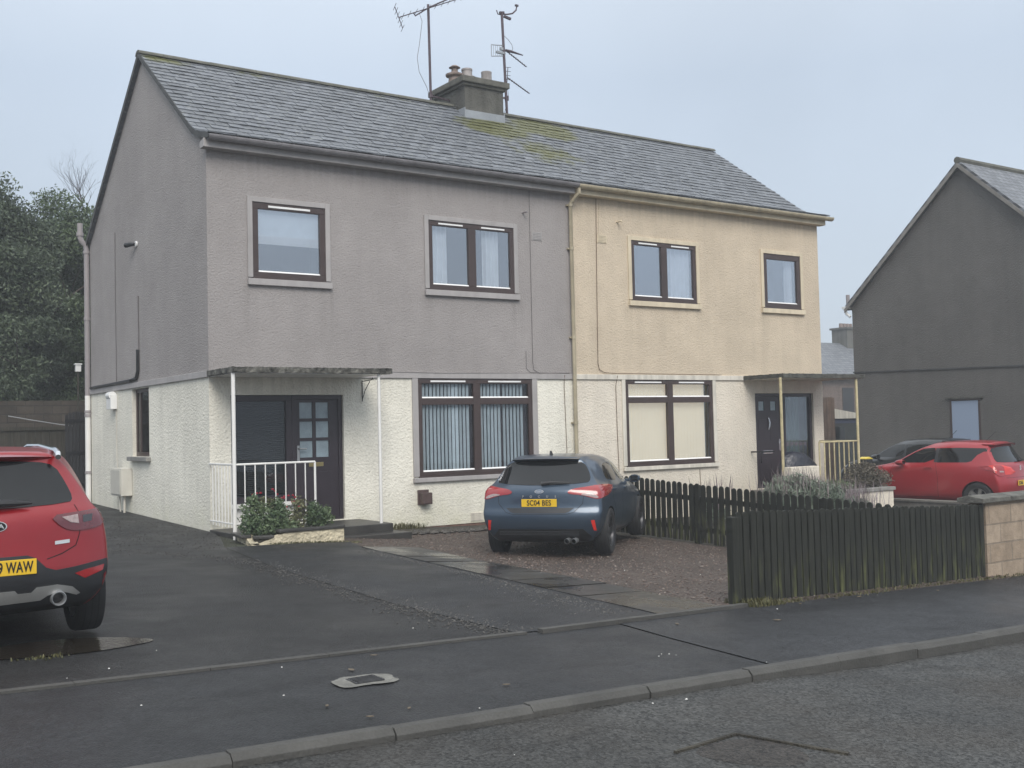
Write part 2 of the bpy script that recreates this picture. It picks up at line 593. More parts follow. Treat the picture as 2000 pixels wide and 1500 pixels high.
M['slate'] = slate_mat('grey slate', (0.142, 0.153, 0.172),
                       [(7.55, 2.7, 8.1, 0.55, 0.5, 1.0), (7.2, 2.45, 7.95, 1.3, 0.75, 1.1), (8.75, 2.85, 8.25, 1.25, 0.85, 1.15), (7.9, 1.6, 7.3, 1.5, 1.1, 0.6),
                        (0.35, 3.2, 8.45, 0.7, 0.30, 0.75), (2.2, 3.2, 8.45, 1.3, 0.25, 0.4), (5.0, 3.2, 8.45, 1.6, 0.22, 0.35), (11, 3.2, 8.45, 2.0, 0.2, 0.35)])
M['slate_plain'] = slate_mat('dull slate', (0.15, 0.16, 0.18))
M['ridge'] = mottled('mossy ridge tile', (0.115, 0.115, 0.095), 0.85, 0.35, 4, 40, 0.006)


def fence_wood(name, c, algae=0.6, zlo=-0.35):
    t = NT(name)
    g = t.noise(3.0, 5, 0.65, co=t.co(scale=(14, 14, 0.8)))
    col = t.mix(sc(c, 0.55), sc(c, 1.5), t.ramp(g, [(0.3, 0), (0.7, 1)]))
    z = t.xyz()[2]
    lo = t.math('SUBTRACT', 1.0, t.math('MULTIPLY', t.math('SUBTRACT', z, zlo), 1.75), True)
    am = t.math('MULTIPLY', lo, t.ramp(t.noise(7, 4, 0.6, co=t.co(scale=(2.6, 2.6, 0.35))), [(0.50, 0), (0.72, 1)]))
    col = t.mix(col, (0.14, 0.15, 0.05), t.math('MULTIPLY', am, algae))
    t.set(color=col, rough=0.7, spec=0.35, normal=t.bump(g, 0.004))
    return t.mat


M['fence_wood'] = fence_wood('dark stained fence board', (0.019, 0.020, 0.0155), 1.0, -.04)
M['fence_back'] = fence_wood('old dark timber', (0.040, 0.036, 0.027), 0.5, 0.1)
M['timber'] = mottled('brown timber', (0.16, 0.105, 0.075), 0.8, 0.25, 3, 40, 0.003, streak=0.3)
M['asphalt_drive'] = asphalt('damp drive tarmac', (0.0205, 0.0205, 0.0208), 0.55, 0.55)
M['asphalt_path'] = asphalt('damp pavement tarmac', (0.0225, 0.0235, 0.0255), 0.65, 0.5)
M['asphalt_new'] = asphalt('damp newer tarmac', (0.028, 0.029, 0.0315), 0.6, 0.6)
M['asphalt_road'] = asphalt('road tarmac', (0.048, 0.048, 0.046), 0.35, 0.85, 0.3)
M['asphalt_patch'] = asphalt('sunken brown tarmac', (0.041, 0.036, 0.032), 0.4, 0.8)
M['kerb'] = mottled('worn concrete kerb', (0.062, 0.060, 0.055), 0.7, 0.28, 3, 60, 0.004)
M['slab'] = None
M['gravel'] = gravel_mat('reddish gravel', (0.058, 0.042, 0.034), (0.115, 0.080, 0.063), (0.18, 0.14, 0.115))
M['soil'] = mottled('dark garden soil', (0.045, 0.04, 0.03), 0.9, 0.4, 2, 30, 0.03)
M['pebble'] = mottled('mixed loose stones', (0.12, 0.11, 0.098), 0.6, 0.45, 9, 9, 0.0)
M['pebble_white'] = simple('white stone', (0.7, 0.69, 0.66), 0.6)
M['moss_leaf'] = leaf_mat('moss and weeds', (0.05, 0.053, 0.02), (0.13, 0.12, 0.055))
M['grass_soil'] = mottled('rough garden ground', (0.05, 0.055, 0.03), 0.9, 0.45, 1.6, 30, 0.03)


def slab_mat():
    t = NT('wet paving slab')
    at = t.n('ShaderNodeAttribute', attribute_name='tone')
    col = t.mix((0.022, 0.021, 0.020), (0.052, 0.049, 0.044), at.outputs['Fac'])
    col = t.mix(col, t.ramp(t.noise(2.2, 5, 0.65), [(0.3, 0.6), (0.7, 1.2)]), 0.9, 'MULTIPLY')
    r = t.ramp(t.noise(1.1, 4), [(0.38, 0.14), (0.62, 0.55)])
    t.set(color=col, rough=r, normal=t.bump(t.noise(60, 3), 0.002))
    return t.mat


M['slab'] = slab_mat()


def tones(o, vals):
    """per-face tone stored on corners"""
    me = o.data
    a = me.attributes.new('tone', 'FLOAT', 'FACE')
    a.data.foreach_set('value', vals)


# =============================================================== setting
def road_z(x, y):
    return G(x, y) - 0.055 - 0.04 * sst((x + 0.3) / 1.6)


sheet('ground', [(-150, -150), (150, -150), (150, 150), (-150, 150)], M['grass_soil'], -0.42, 30, G)
sheet('road', [(-60, -20.5), (60, -20.5), (60, -11.46), (-60, -11.46)], M['asphalt_road'], 0.0, (1.0, 1.0), road_z)
sheet('far_pavement', [(-60, -26), (60, -26), (60, -20.5), (-60, -20.5)], M['asphalt_path'], 0.03, 4, G)
sheet('pavement', [(-60, -11.44), (0.06, -11.44), (0.13, -10.3), (0.21, -9.54), (-60, -9.54)], M['asphalt_path'], 0.0, 1.0, G)
sheet('pavement', [(0.075, -11.44), (60, -11.44), (60, -9.54), (0.225, -9.54), (0.145, -10.3)], M['asphalt_new'], 0.004, 1.0, G)
sheet('pavement_joint', [(0.04, -11.42), (0.10, -11.42), (0.17, -10.3), (0.25, -9.56), (0.19, -9.56), (0.11, -10.3)], M['soil'], -0.012, 1.0, G)
sheet('yard', [(-40, -9.5), (60, -9.5), (60, 60), (-40, 60)], M['grass_soil'], -0.03, 1.0)
sheet('driveway', [(-12, -9.53), (-0.80, -9.53), (-0.93, -7.69), (-0.86, -4.7), (-0.6, -2.3), (-0.2, -1.0), (0.03, 0.0), (0.03, 7.6), (0.4, 9), (-12, 9)], M['asphalt_drive'], 0.0, 0.6)
sheet('drive_strip', [(-0.80, -9.53), (0.82, -9.53), (0.92, -6.88), (1.07, -3.3), (1.3, -2.2), (-0.6, -2.3), (-0.86, -4.7), (-0.93, -7.69)], M['asphalt_path'], 0.006, 0.5)
sheet('gravel_yard', [(0.84, -9.53), (6.3, -9.53), (6.3, -0.02), (1.0, -0.02), (1.08, -3.3), (0.94, -6.88)], M['gravel'], 0.0, 0.5)
sheet('garden_bed', [(2.7, -0.95), (6.3, -0.75), (6.3, -0.02), (2.7, -0.02)], M['soil'], 0.02, 0.3)
sheet('neighbour_garden', [(6.3, -9.2), (14.9, -9.2), (14.9, -0.02), (6.3, -0.02)], M['soil'], 0.0, 0.7)
sheet('neighbour_driveway', [(14.9, -9.5), (22, -9.5), (22, 12), (14.9, 12)], M['asphalt_road'], 0.0, 1.0)

# kerb stones (one structure) and the thin edging at the back of the pavement
mb = MB()
x = -9.4
while x < 30:
    L = 0.915
    z0, z1 = G(x, -11.5), G(x + L, -11.5)
    dz = random.uniform(-0.006, 0.008)
    dy = random.uniform(-0.008, 0.008)
    a, b = x + 0.003, x + L - 0.003
    y0, y1 = -11.545 + dy, -11.445 + dy
    vs = []
    for (xx, zz) in ((a, z0), (b, z1)):
        t_ = zz + 0.012 + dz
        vs += [(xx, y0, t_ - 0.25), (xx, y0 - 0.005, t_ - 0.035), (xx, y0 + 0.028, t_), (xx, y1, t_), (xx, y1, t_ - 0.25)]
    mb.add(vs, [(0, 1, 6, 5), (1, 2, 7, 6), (2, 3, 8, 7), (3, 4, 9, 8), (0, 4, 3, 2, 1), (5, 6, 7, 8, 9)])
    x += L
o = mb.build('kerb', M['kerb'], bevel=0.004)
tag(o, kind='structure')
mb = MB()


def edging(mb, x0, x1, y0, y1, up, step=0.9):
    n = max(1, int(round((x1 - x0) / step)))
    for i in range(n):
        a, b = lerp(x0, x1, i / n), lerp(x0, x1, (i + 1) / n)
        ya, yb = lerp(y0, y1, i / n), lerp(y0, y1, (i + 1) / n)
        vs = []
        for (xx, yy) in ((a, ya), (b - 0.004, yb)):
            z = G(xx, yy)
            vs += [(xx, yy - 0.035, z - 0.1), (xx, yy - 0.035, z + up), (xx, yy + 0.035, z + up), (xx, yy + 0.035, z - 0.1)]
        mb.add(vs, [(0, 1, 5, 4), (1, 2, 6, 5), (2, 3, 7, 6), (0, 3, 2, 1), (4, 5, 6, 7)])


edging(mb, -12, -0.74, -9.56, -9.56, 0.018)
edging(mb, -0.62, 1.86, -9.60, -9.50, 0.035)
o = mb.build('pavement_edging', M['kerb'])
tag(o, kind='structure')

# flagged path: separate slabs with open joints
mb = MB()
tn = []
rows = [(-3.05 - .649 * i, lerp(1.07, .80, i / 10), lerp(1.98, 1.62, i / 10)) for i in range(11)]
for i in range(len(rows) - 1):
    (ya, la, ra), (yb, lb, rb) = rows[i], rows[i + 1]
    parts = 1
    for k in range(parts):
        j = 0.008
        xa0, xa1 = lerp(la, ra, k / parts) + j, lerp(la, ra, (k + 1) / parts) - j
        xb0, xb1 = lerp(lb, rb, k / parts) + j, lerp(lb, rb, (k + 1) / parts) - j
        q = [(xb0, yb + j), (xb1, yb + j), (xa1, ya - j), (xa0, ya - j)]
        dz = [random.uniform(-0.005, 0.007) for _ in q]
        top = [(px, py, H(px, py) + 0.014 + d) for (px, py), d in zip(q, dz)]
        bot = [(px, py, H(px, py) - 0.08) for (px, py) in q]
        n0 = len(mb.f)
        mb.add(bot + top, [(4, 5, 6, 7), (0, 1, 5, 4), (1, 2, 6, 5), (2, 3, 7, 6), (3, 0, 4, 7)])
        tn += [random.uniform(0.1, 0.95)] * 5
o = mb.build('path', M['slab'], fix=False)
tones(o, tn)
tag(o, kind='structure')

# puddle under the red car, sunken trench patch in the road
pud = chaikin([(-4.75, -8.25), (-4.3, -8.02), (-3.85, -7.97), (-3.5, -8.14), (-3.30, -8.36), (-3.55, -8.50), (-3.95, -8.62), (-4.45, -8.56), (-4.85, -8.45)], 2)
t = NT('shallow muddy water')
t.set(color=(0.022, 0.018, 0.013), rough=0.09, spec=0.45, normal=t.bump(t.noise(30, 2), 0.003, 0.6))
sheet('puddle', pud, t.mat, 0.007, 0.2)
sheet('road_patch', chaikin([(-1.80, -12.53), (-1.35, -12.47), (-1.22, -12.72), (-1.30, -12.98), (-1.55, -13.02), (-1.75, -12.8)], 2), M['asphalt_patch'], 0.0015, 0.3, road_z)
mb = MB()
for a, b, w in (((-1.86, -12.52), (-1.33, -12.44), 0.022), ((-1.33, -12.44), (-1.19, -12.80), 0.020), ((-1.19, -12.80), (-1.10, -13.03), 0.03)):
    za, zb = road_z(*a) + 0.006, road_z(*b) + 0.006
    mb.bar((a[0], a[1], za), (b[0], b[1], zb), w, 0.012)
o = mb.build('road_patch_edge', M['soil'])
tag(o, kind='structure')

# service cover set in a broken concrete collar
cv = empty('service_cover', (-2.6, -10.4, G(-2.6, -10.4)), 0, 'small dark square service cover in a broken pale concrete collar in the pavement', 'service cover')
bm = grid_poly(chaikin([(-.23, -.07), (-.20, -.15), (-.06, -.13), (.10, -.165), (.21, -.10), (.19, -.02), (.23, .05), (.13, .14), (.02, .125), (-.10, .15), (-.16, .09), (-.22, .06)], 1), 0.05)
for v in bm.verts:
    v.co.z = G(v.co.x, v.co.y) + 0.009 + random.uniform(-.002, .002)
me = bpy.data.meshes.new('collar')
bmesh.ops.recalc_face_normals(bm, faces=bm.faces)
bm.to_mesh(me)
bm.free()
me.materials.append(mottled('pale worn concrete', (0.17, 0.166, 0.15), 0.8, 0.3, 9, 50, 0.006))
link('collar', me, cv)
mb = MB()
mb.box(-.105, .10, -.085, .08, -.03, .016)
for k in range(5):
    mb.box(-.09, .085, -.075 + k * .033, -.066 + k * .033, .016, .019)
mb.build('lid', M['kerb'], cv, bevel=0.003).data.materials[0] = mottled('worn iron lid', (0.05, 0.05, 0.052), 0.5, 0.3, 9, 50, 0.002, 0.4)


def rocks(name, pts, sizes, mat, kind='stuff', label=None):
    """many little angular stones in one mesh"""
    base = np.array([(1, 0, 0), (-1, 0, 0), (0, 1, 0), (0, -1, 0), (0, 0, 1), (0, 0, -1)], float)
    fc = [(0, 2, 4), (2, 1, 4), (1, 3, 4), (3, 0, 4), (2, 0, 5), (1, 2, 5), (3, 1, 5), (0, 3, 5)]
    V, F = [], []
    for (px, py, pz), s in zip(pts, sizes):
        b = base * RNG.uniform(0.6, 1.2, (6, 1)) * s
        b[:, 2] *= 0.65
        a = RNG.uniform(0, 6.28)
        c, q = math.cos(a), math.sin(a)
        n = len(V)
        for p in b:
            V.append((px + p[0] * c - p[1] * q, py + p[0] * q + p[1] * c, pz + p[2]))
        F += [tuple(i + n for i in f) for f in fc]
    me = bpy.data.meshes.new(name)
    me.from_pydata(V, [], F)
    me.materials.append(mat)
    o = link(name, me)
    tag(o, label, None, None, kind)
    return o


def pebble_mat(name, cs):
    t = NT(name)
    oi = t.n('ShaderNodeNewGeometry')
    st = [(i / max(1, len(cs) - 1), c) for i, c in enumerate(cs)]
    col = t.ramp(oi.outputs['Random Per Island'], st)
    t.set(color=col, rough=0.55)
    return t.mat


pm = pebble_mat('loose stones', [(0.022, 0.021, 0.019), (0.042, 0.039, 0.035), (0.07, 0.065, 0.058), (0.03, 0.028, 0.026), (0.12, 0.112, 0.10)])
pts, szs = [], []
line = [(-2.0, -1.9), (-0.95, -3.6), (-0.9, -4.7), (-0.95, -7.69), (-0.84, -9.5)]
for _ in range(2600):
    k = random.randrange(len(line) - 1)
    if random.random() < 0.5:
        k = random.choice((2, 3))
    f = random.random()
    px = lerp(line[k][0], line[k + 1][0], f) + random.gauss(0, 0.15)
    py = lerp(line[k][1], line[k + 1][1], f)
    if py < -9.45:
        continue
    s = random.uniform(0.005, 0.014)
    pts.append((px, py, H(px, py) + s * 0.4))
    szs.append(s)
line = [(1.0, -3.5), (0.86, -6.88), (0.72, -9.2)]
for _ in range(1300):
    k = random.randrange(2)
    f = random.random()
    px = lerp(line[k][0], line[k + 1][0], f) - abs(random.gauss(0.03, 0.10 + .12 * (k == 1)))
    py = lerp(line[k][1], line[k + 1][1], f)
    s = random.uniform(0.005, 0.015)
    pts.append((px, py, H(px, py) + s * 0.4))
    szs.append(s)
for _ in range(2200):   # thin scatter by the gable
    px, py = random.uniform(-2.6, -0.1), random.uniform(-2.6, 3.5)
    if random.random() > 0.25 + 0.75 * (1 - abs(py + 0.5) / 4):
        continue
    s = random.uniform(0.005, 0.016)
    pts.append((px, py, H(px, py) + s * 0.4))
    szs.append(s)
rocks('loose_gravel', pts, szs, pm)
pts, szs = [], []
for _ in range(5200):
    px, py = random.uniform(1.3, 6.2), random.uniform(-9.4, -1.0)
    if px < 1.75 and random.random() < 0.85:
        continue
    s = random.uniform(0.008, 0.019)
    pts.append((px, py, H(px, py) + s * 0.35))
    szs.append(s)
rocks('gravel_chips', pts, szs, pebble_mat('red gravel chips', [(0.05, 0.036, 0.03), (0.11, 0.075, 0.06), (0.19, 0.145, 0.12), (0.085, 0.06, 0.05), (0.27, 0.23, 0.20)]))
pts, szs = [], []
for (px, py) in ((-2.35, -11.38), (-1.0, -11.7), (-1.25, -11.66), (0.1, -11.36), (-3.9, -9.2), (-4.2, -9.35), (-3.45, -8.75), (-0.35, -10.75), (-0.3, -10.78), (-0.42, -10.80), (-0.28, -10.83), (2.9, -9.2),
                 (1.4, -9.35), (3.3, -7.4), (3.9, -7.6), (3.6, -6.8), (2.9, -6.5), (2.0, -9.75), (-2.9, -9.75), (-3.2, -10.5), (0.9, -9.0), (-1.4, -8.9), (3.6, -9.65), (-2.6, -12.1), (-4.0, -10.3)):
    z = H(px, py) if py > -11.45 else road_z(px, py)
    s = random.uniform(0.005, 0.011)
    pts.append((px, py, z + s * .4))
    szs.append(s)
rocks('white_pebbles', pts, szs, M['pebble_white'])
pts, szs = [], []
for _ in range(260):
    px, py = random.uniform(2.4, 6.3), random.uniform(-1.0, -0.5)
    s = random.uniform(0.02, 0.06)
    pts.append((px, py, H(px, py) + 0.02))
    szs.append(s)
rocks('rubble', pts, szs, pebble_mat('dark rubble', [(0.035, 0.032, 0.028), (0.06, 0.055, 0.048), (0.10, 0.09, 0.08)]))


def blades(name, pts, hts, mat, lean=0.6, width=0.006, label=None, parent=None, kind='stuff'):
    V, F, T = [], [], []
    for (px, py, pz), h in zip(pts, hts):
        a = random.uniform(0, 6.28)
        l = random.uniform(0, lean) * h
        dx, dy = math.cos(a) * l, math.sin(a) * l
        wx, wy = -math.sin(a) * width, math.cos(a) * width
        n = len(V)
        V += [(px - wx, py - wy, pz), (px + wx, py + wy, pz), (px + dx * .5 + wx * .8, py + dy * .5 + wy * .8, pz + h * .65), (px + dx * .5 - wx * .8, py + dy * .5 - wy * .8, pz + h * .65),
              (px + dx, py + dy, pz + h)]
        F += [(n, n + 1, n + 2, n + 3), (n + 3, n + 2, n + 4)]
        tt = random.random()
        T += [tt, tt]
    me = bpy.data.meshes.new(name)
    me.from_pydata(V, [], F)
    me.materials.append(mat)
    o = link(name, me, parent)
    tones(o, T)
    tag(o, label, None, None, kind)
    return o


pts, hts = [], []
for _ in range(1500):
    px = random.uniform(1.85, 9)
    py = -9.46 + random.gauss(0, 0.045) - (0.03 if px < 4 else 0)
    if random.random() > 0.35 + 0.65 * abs(math.sin(px * 3.1) * math.sin(px * 7.7 + 1)):
        continue
    pts.append((px, py, G(px, py)))
    hts.append(random.uniform(0.008, 0.034))
for _ in range(500):
    px, py = random.uniform(1.85, 2.3), random.uniform(-9.6, -9.2)
    pts.append((px, py, G(px, py)))
    hts.append(random.uniform(0.02, 0.07))
for _ in range(420):
    px, py = random.uniform(0.1, 1.5), -2.22 + random.gauss(0, 0.05)
    pts.append((px, py, H(px, py)))
    hts.append(random.uniform(0.01, 0.035))
for _ in range(300):
    px, py = random.gauss(3.4, 0.18), random.uniform(-.16, -.02)
    pts.append((px, py, H(px, py) + 0.02))
    hts.append(random.uniform(0.03, 0.13))
for _ in range(60):
    px, py = random.gauss(-4.2, 0.1), -8.62 + random.gauss(0, 0.03)
    pts.append((px, py, H(px, py)))
    hts.append(random.uniform(0.01, 0.03))
blades('weeds', pts, hts, M['moss_leaf'], 0.9, 0.006)
# litter of fallen leaves on the pavement
pts = [(-3.1, -10.9), (-3.0, -11.25), (-2.72, -11.2), (-2.55, -10.1), (3.0, -9.62), (3.3, -9.66), (2.4, -9.68), (0.6, -9.9), (4.4, -9.8), (-2.2, -9.75), (1.5, -10.2), (-1.9, -11.0)]
mb = MB()
for (px, py) in pts:
    a = random.uniform(0, 6.28)
    s = random.uniform(0.012, 0.024)
    z = G(px, py) + 0.012
    pr = [(math.cos(a + k * PI / 3) * s * (1.6 if k % 3 == 0 else 0.8), math.sin(a + k * PI / 3) * s * (1.6 if k % 3 == 0 else .8)) for k in range(6)]
    mb.prism([(px + q[0], py + q[1]) for q in pr], 'z', z, z + 0.004)
o = mb.build('fallen_leaves', mottled('wet fallen leaf', (0.14, 0.11, 0.075), 0.5, 0.3, 20, 60, 0))
tag(o, kind='stuff')
#@@HOUSE
# =============================================================== the pair of houses
W2 = 14.48
HW = 7.24
ZB0, ZB1 = 2.42, 2.52
ZE = 6.10
DEP = 7.34
YR, ZR = 3.39, 8.56
house = empty('semi_detached_house', (0, 0, 0), 0,
              'pair of joined two storey houses, left half grey and white, right half cream, slate roofed', 'house')


def panel(mb, axis, plane, u0, u1, z0, z1, holes=(), depth=0.14, mi=0, step=None):
    """flat wall cut round rectangular openings, with reveals going inwards"""
    us = sorted(set([u0, u1] + [h[0] for h in holes] + [h[1] for h in holes]))
    zs = sorted(set([z0, z1] + [h[2] for h in holes] + [h[3] for h in holes]))

    def P(u, z, d=0.0):
        return (u, plane + d, z) if axis == 'y' else (plane + d, u, z)
    for i in range(len(us) - 1):
        for j in range(len(zs) - 1):
            cu, cz = (us[i] + us[i + 1]) / 2, (zs[j] + zs[j + 1]) / 2
            if any(h[0] < cu < h[1] and h[2] < cz < h[3] for h in holes):
                continue
            q = [P(us[i], zs[j]), P(us[i + 1], zs[j]), P(us[i + 1], zs[j + 1]), P(us[i], zs[j + 1])]
            if axis == 'x':
                q = q[::-1]
            mb.add(q, [(0, 1, 2, 3)], mi)
    for (a, b, c, d) in holes:
        for (p, q) in (((a, c), (a, d)), ((a, d), (b, d)), ((b, d), (b, c)), ((b, c), (a, c))):
            f = [P(*p), P(*q), P(*q, depth), P(*p, depth)]
            if axis == 'x':
                f = f[::-1]
            mb.add(f, [(0, 1, 2, 3)], mi)


def window(parent, x0, x1, z0, z1, panes, trim, sur=0.085, fw=0.085, mull=0.16, vents=True, sill=True, transom=None, glass='glass_up', proud=0.03, sill_h=0.125, toph=None):
    """outer size of the raised surround; returns the frame object"""
    toph = sur if toph is None else toph
    a, b, c, d = x0 + sur, x1 - sur, z0 + sill_h, z1 - toph
    fr = MB()
    y0, y1 = -0.012, 0.06
    fr.box(a, b, y0, y1, d - fw * 1.05, d)
    fr.box(a, b, y0, y1, c, c + fw * 0.95)
    fr.box(a, a + fw, y0, y1, c + fw * .95, d - fw * 1.05)
    fr.box(b - fw, b, y0, y1, c + fw * .95, d - fw * 1.05)
    fr.box(a - 0.004, b + 0.004, y0 - 0.022, y1, c - 0.022, c + 0.0)
    lights = []
    xs = [a + fw, b - fw]
    if panes == 2:
        m = (a + b) / 2
        fr.box(m - mull / 2, m + mull / 2, y0 - 0.003, y1, c + fw * .95, d - fw * 1.05)
        spans = [(a + fw, m - mull / 2), (m + mull / 2, b - fw)]
    else:
        spans = [(a + fw, b - fw)]
    zlo, zhi = c + fw * .95, d - fw * 1.05
    for (p, q) in spans:
        if transom:
            fr.box(p, q, y0 - 0.002, y1, transom - 0.05, transom + 0.07)
            lights += [(p, q, zlo, transom - 0.05), (p, q, transom + 0.07, zhi)]
        else:
            lights.append((p, q, zlo, zhi))
    w = fr.build('window', M['brown_upvc'], parent, bevel=0.006)
    for (p, q, e, f) in lights:
        MB().box(p - .005, q + .005, 0.018, 0.024, e - .005, f + .005).build('pane', M[glass], w)
        # sloping glazing bead under each pane, coloured white for the sky glint on it
        MB().prism([(-0.004, e), (0.018, e), (0.018, e + 0.026)], 'x', p, q).build('glazing_bead', M['white_plastic'], w)
    if vents:
        for (p, q) in spans:
            L = (q - p)
            MB().box(p + L * .16, q - L * .16, y0 - 0.014, y0, d - fw * .78, d - fw * .44).build('trickle_vent', M['white_plastic'], w, bevel=0.003)
    s = MB()
    if toph <= 0:
        s.box(x0 + sur, x1 - sur, -.004, 0.1, z1, z1 + .015)
    s.box(x0, x0 + sur, -proud, 0.1, z0 + sill_h, z1)
    s.box(x1 - sur, x1, -proud, 0.1, z0 + sill_h, z1)
    if toph > 0:
        s.box(x0 + sur, x1 - sur, -proud, 0.1, z1 - toph, z1)
    s.build('surround', trim, w, bevel=0.006)
    if sill:
        MB().box(x0 - 0.01, x1 + 0.01, -proud - 0.035, 0.1, z0, z0 + sill_h - .022).build('sill', trim, w, bevel=0.008)
    r = MB()
    r.add([(a, .10, c), (b, .10, c), (b, .10, d), (a, .10, d), (a - .3, 1.3, c - .2), (b + .3, 1.3, c - .2), (b + .3, 1.3, d + .2), (a - .3, 1.3, d + .2)],
          [(4, 5, 6, 7), (0, 1, 5, 4), (1, 2, 6, 5), (2, 3, 7, 6), (3, 0, 4, 7)])
    r.build('room_interior', M['room'], w, fix=False)
    return w


def drape(name, parent, x0, x1, z0, z1, y, mat, folds=6, amp=0.03):
    n = folds * 8
    V, F = [], []
    for i in range(n + 1):
        u = i / n
        yy = y + amp * math.sin(u * folds * 2 * PI + 0.7) + amp * .4 * math.sin(u * folds * 5.1)
        V += [(lerp(x0, x1, u), yy, z0), (lerp(x0, x1, u) * 1.0, yy, z1)]
    for i in range(n):
        F.append((2 * i, 2 * i + 2, 2 * i + 3, 2 * i + 1))
    mb = MB()
    mb.add(V, F)
    return mb.build(name, mat, parent, smooth=True, fix=False)


# --- walls
WINS_UP = [(0.66, 2.11, 3.91, 5.35), (3.94, 5.955, 3.90, 5.34), (W2 - 5.80, W2 - 3.83, 3.92, 5.345), (12.54, 13.92, 3.93, 5.35)]
WIN_A = (3.63, 6.33, 0.59, 2.42)
WIN_B = (8.42, 11.03, 0.59, 2.42)
DOOR_A = (0.35, 2.31, 0.05, 2.135)
DOOR_B = (12.24, 14.15, 0.05, 2.14)


def inset(r, s=0.07, b=0.1):
    return (r[0] + s, r[1] - s, r[2] + b, r[3] - s)


mb = MB()
panel(mb, 'y', 0.0, 0, HW, -0.19, ZB0, [inset(WIN_A, .08, .1)[:3] + (ZB0 - 0.005,), DOOR_A])
panel(mb, 'x', 0.0, 0, DEP, -0.45, ZB0, [(3.2, 4.27, 1.14, 2.40)], 0.16)
mb.add([(0, 0, -.45), (0, 0, -.19), (0.6, 0, -.19), (0.6, 0, -.45)], [(0, 3, 2, 1)])
mb.build('wall', M['harl_white'], house)['label'] = 'white roughcast lower wall of the left half'
mb = MB()
panel(mb, 'y', 0.0, 0, HW, ZB1, ZE, [inset(w) for w in WINS_UP[:2]])
mb.add([(0, 0, ZB1), (0, 0, ZE + .02), (0, .42, ZE + .31), (0, YR, ZR - .06), (0, DEP - .2, ZR - .06 - (DEP - .2 - YR) * .7345), (0, DEP, 5.66), (0, DEP, ZB1)], [(0, 1, 2, 3, 4, 5, 6)])
mb.add([(0, DEP, -1), (HW, DEP, -1), (HW, DEP, 5.66), (0, DEP, 5.66)], [(0, 1, 2, 3)])
mb.build('wall', M['harl_grey'], house)['label'] = 'grey roughcast upper wall of the left half'
mb = MB()
panel(mb, 'y', 0.0, HW, W2, -1.2, ZB0, [inset(WIN_B, .08, .1)[:3] + (ZB0 - 0.005,), DOOR_B])
mb.add([(W2, 0, -1.2), (W2, DEP, -1.2), (W2, DEP, ZB0), (W2, 0, ZB0)], [(0, 1, 2, 3)])
mb.build('wall', M['harl_pink'], house)['label'] = 'pale pinkish roughcast lower wall of the right half'
mb = MB()
panel(mb, 'y', 0.0, HW, W2, ZB1, ZE, [inset(w) for w in WINS_UP[2:]])
mb.add([(W2, 0, ZB1), (W2, 0, ZE + .02), (W2, .42, ZE + .31), (W2, YR, ZR - .06), (W2, DEP - .2, ZR - .06 - (DEP - .2 - YR) * .7345), (W2, DEP, 5.66), (W2, DEP, ZB1)], [(0, 6, 5, 4, 3, 2, 1)])
mb.add([(HW, DEP, -1), (W2, DEP, -1), (W2, DEP, 5.66), (HW, DEP, 5.66)], [(0, 1, 2, 3)])
mb.build('wall', M['harl_cream'], house)['label'] = 'cream yellow roughcast upper wall of the right half'
MB().box(3.05, HW - .1, 0.012, 0.3, -0.7, -0.19).build('plinth', M['plinth'], house)
# --- band course at first floor level
mb = MB()
mb.box(-0.035, 0, -0.035, DEP + .05, ZB0, ZB1)
mb.box(0, HW, -0.035, 0.05, ZB0, ZB1)
mb.build('band_course', M['trim_grey'], house, bevel=0.006)
mb = MB()
mb.box(HW + .002, W2, -0.035, 0.05, ZB0, ZB1)
mb.box(W2, W2 + .035, -0.035, DEP + .05, ZB0, ZB1)
mb.build('band_course', M['trim_pale'], house, bevel=0.006)

# --- upper windows
w = window(house, *WINS_UP[0], 1, M['trim_grey'], fw=0.10)
MB().box(0.80, 1.98, .075, .078, 4.72, 5.24).build('blind', M['blind_blue'], w)
mb = MB()
for k in range(9):
    mb.box(0.80, 1.98, .066, .072, 4.60 + k * .016, 4.614 + k * .016)
mb.build('blind_stack', M['white_plastic'], w)
w['label'] = 'brown single pane upper window with a half lowered blind'
w = window(house, *WINS_UP[1], 2, M['trim_grey'])
drape('curtain', w, 4.06, 4.50, 4.05, 5.2, .13, M['net'], 4)
drape('curtain', w, 5.26, 5.62, 4.05, 5.2, .13, M['net'], 4)
w = window(house, *WINS_UP[2], 2, M['trim_cream'])
drape('curtain', w, 8.78, 8.98, 4.05, 5.2, .13, M['net'], 2)
drape('curtain', w, 9.86, 10.50, 4.05, 5.2, .13, M['net'], 5)
MB().lathe([(.03, 4.05), (.05, 4.10), (.035, 4.16), (.02, 4.2)], (10.02, .07, 0), 10).build('ornament', M['white_plastic'], w, smooth=True)
MB().lathe([(.03, 4.05), (.04, 4.09), (.02, 4.15)], (10.2, .07, 0), 10).build('ornament', M['white_plastic'], w, smooth=True)
w = window(house, *WINS_UP[3], 1, M['trim_cream'], fw=0.115, vents=False)
drape('curtain', w, 13.5, 13.75, 4.05, 5.2, .16, M['net'], 3)

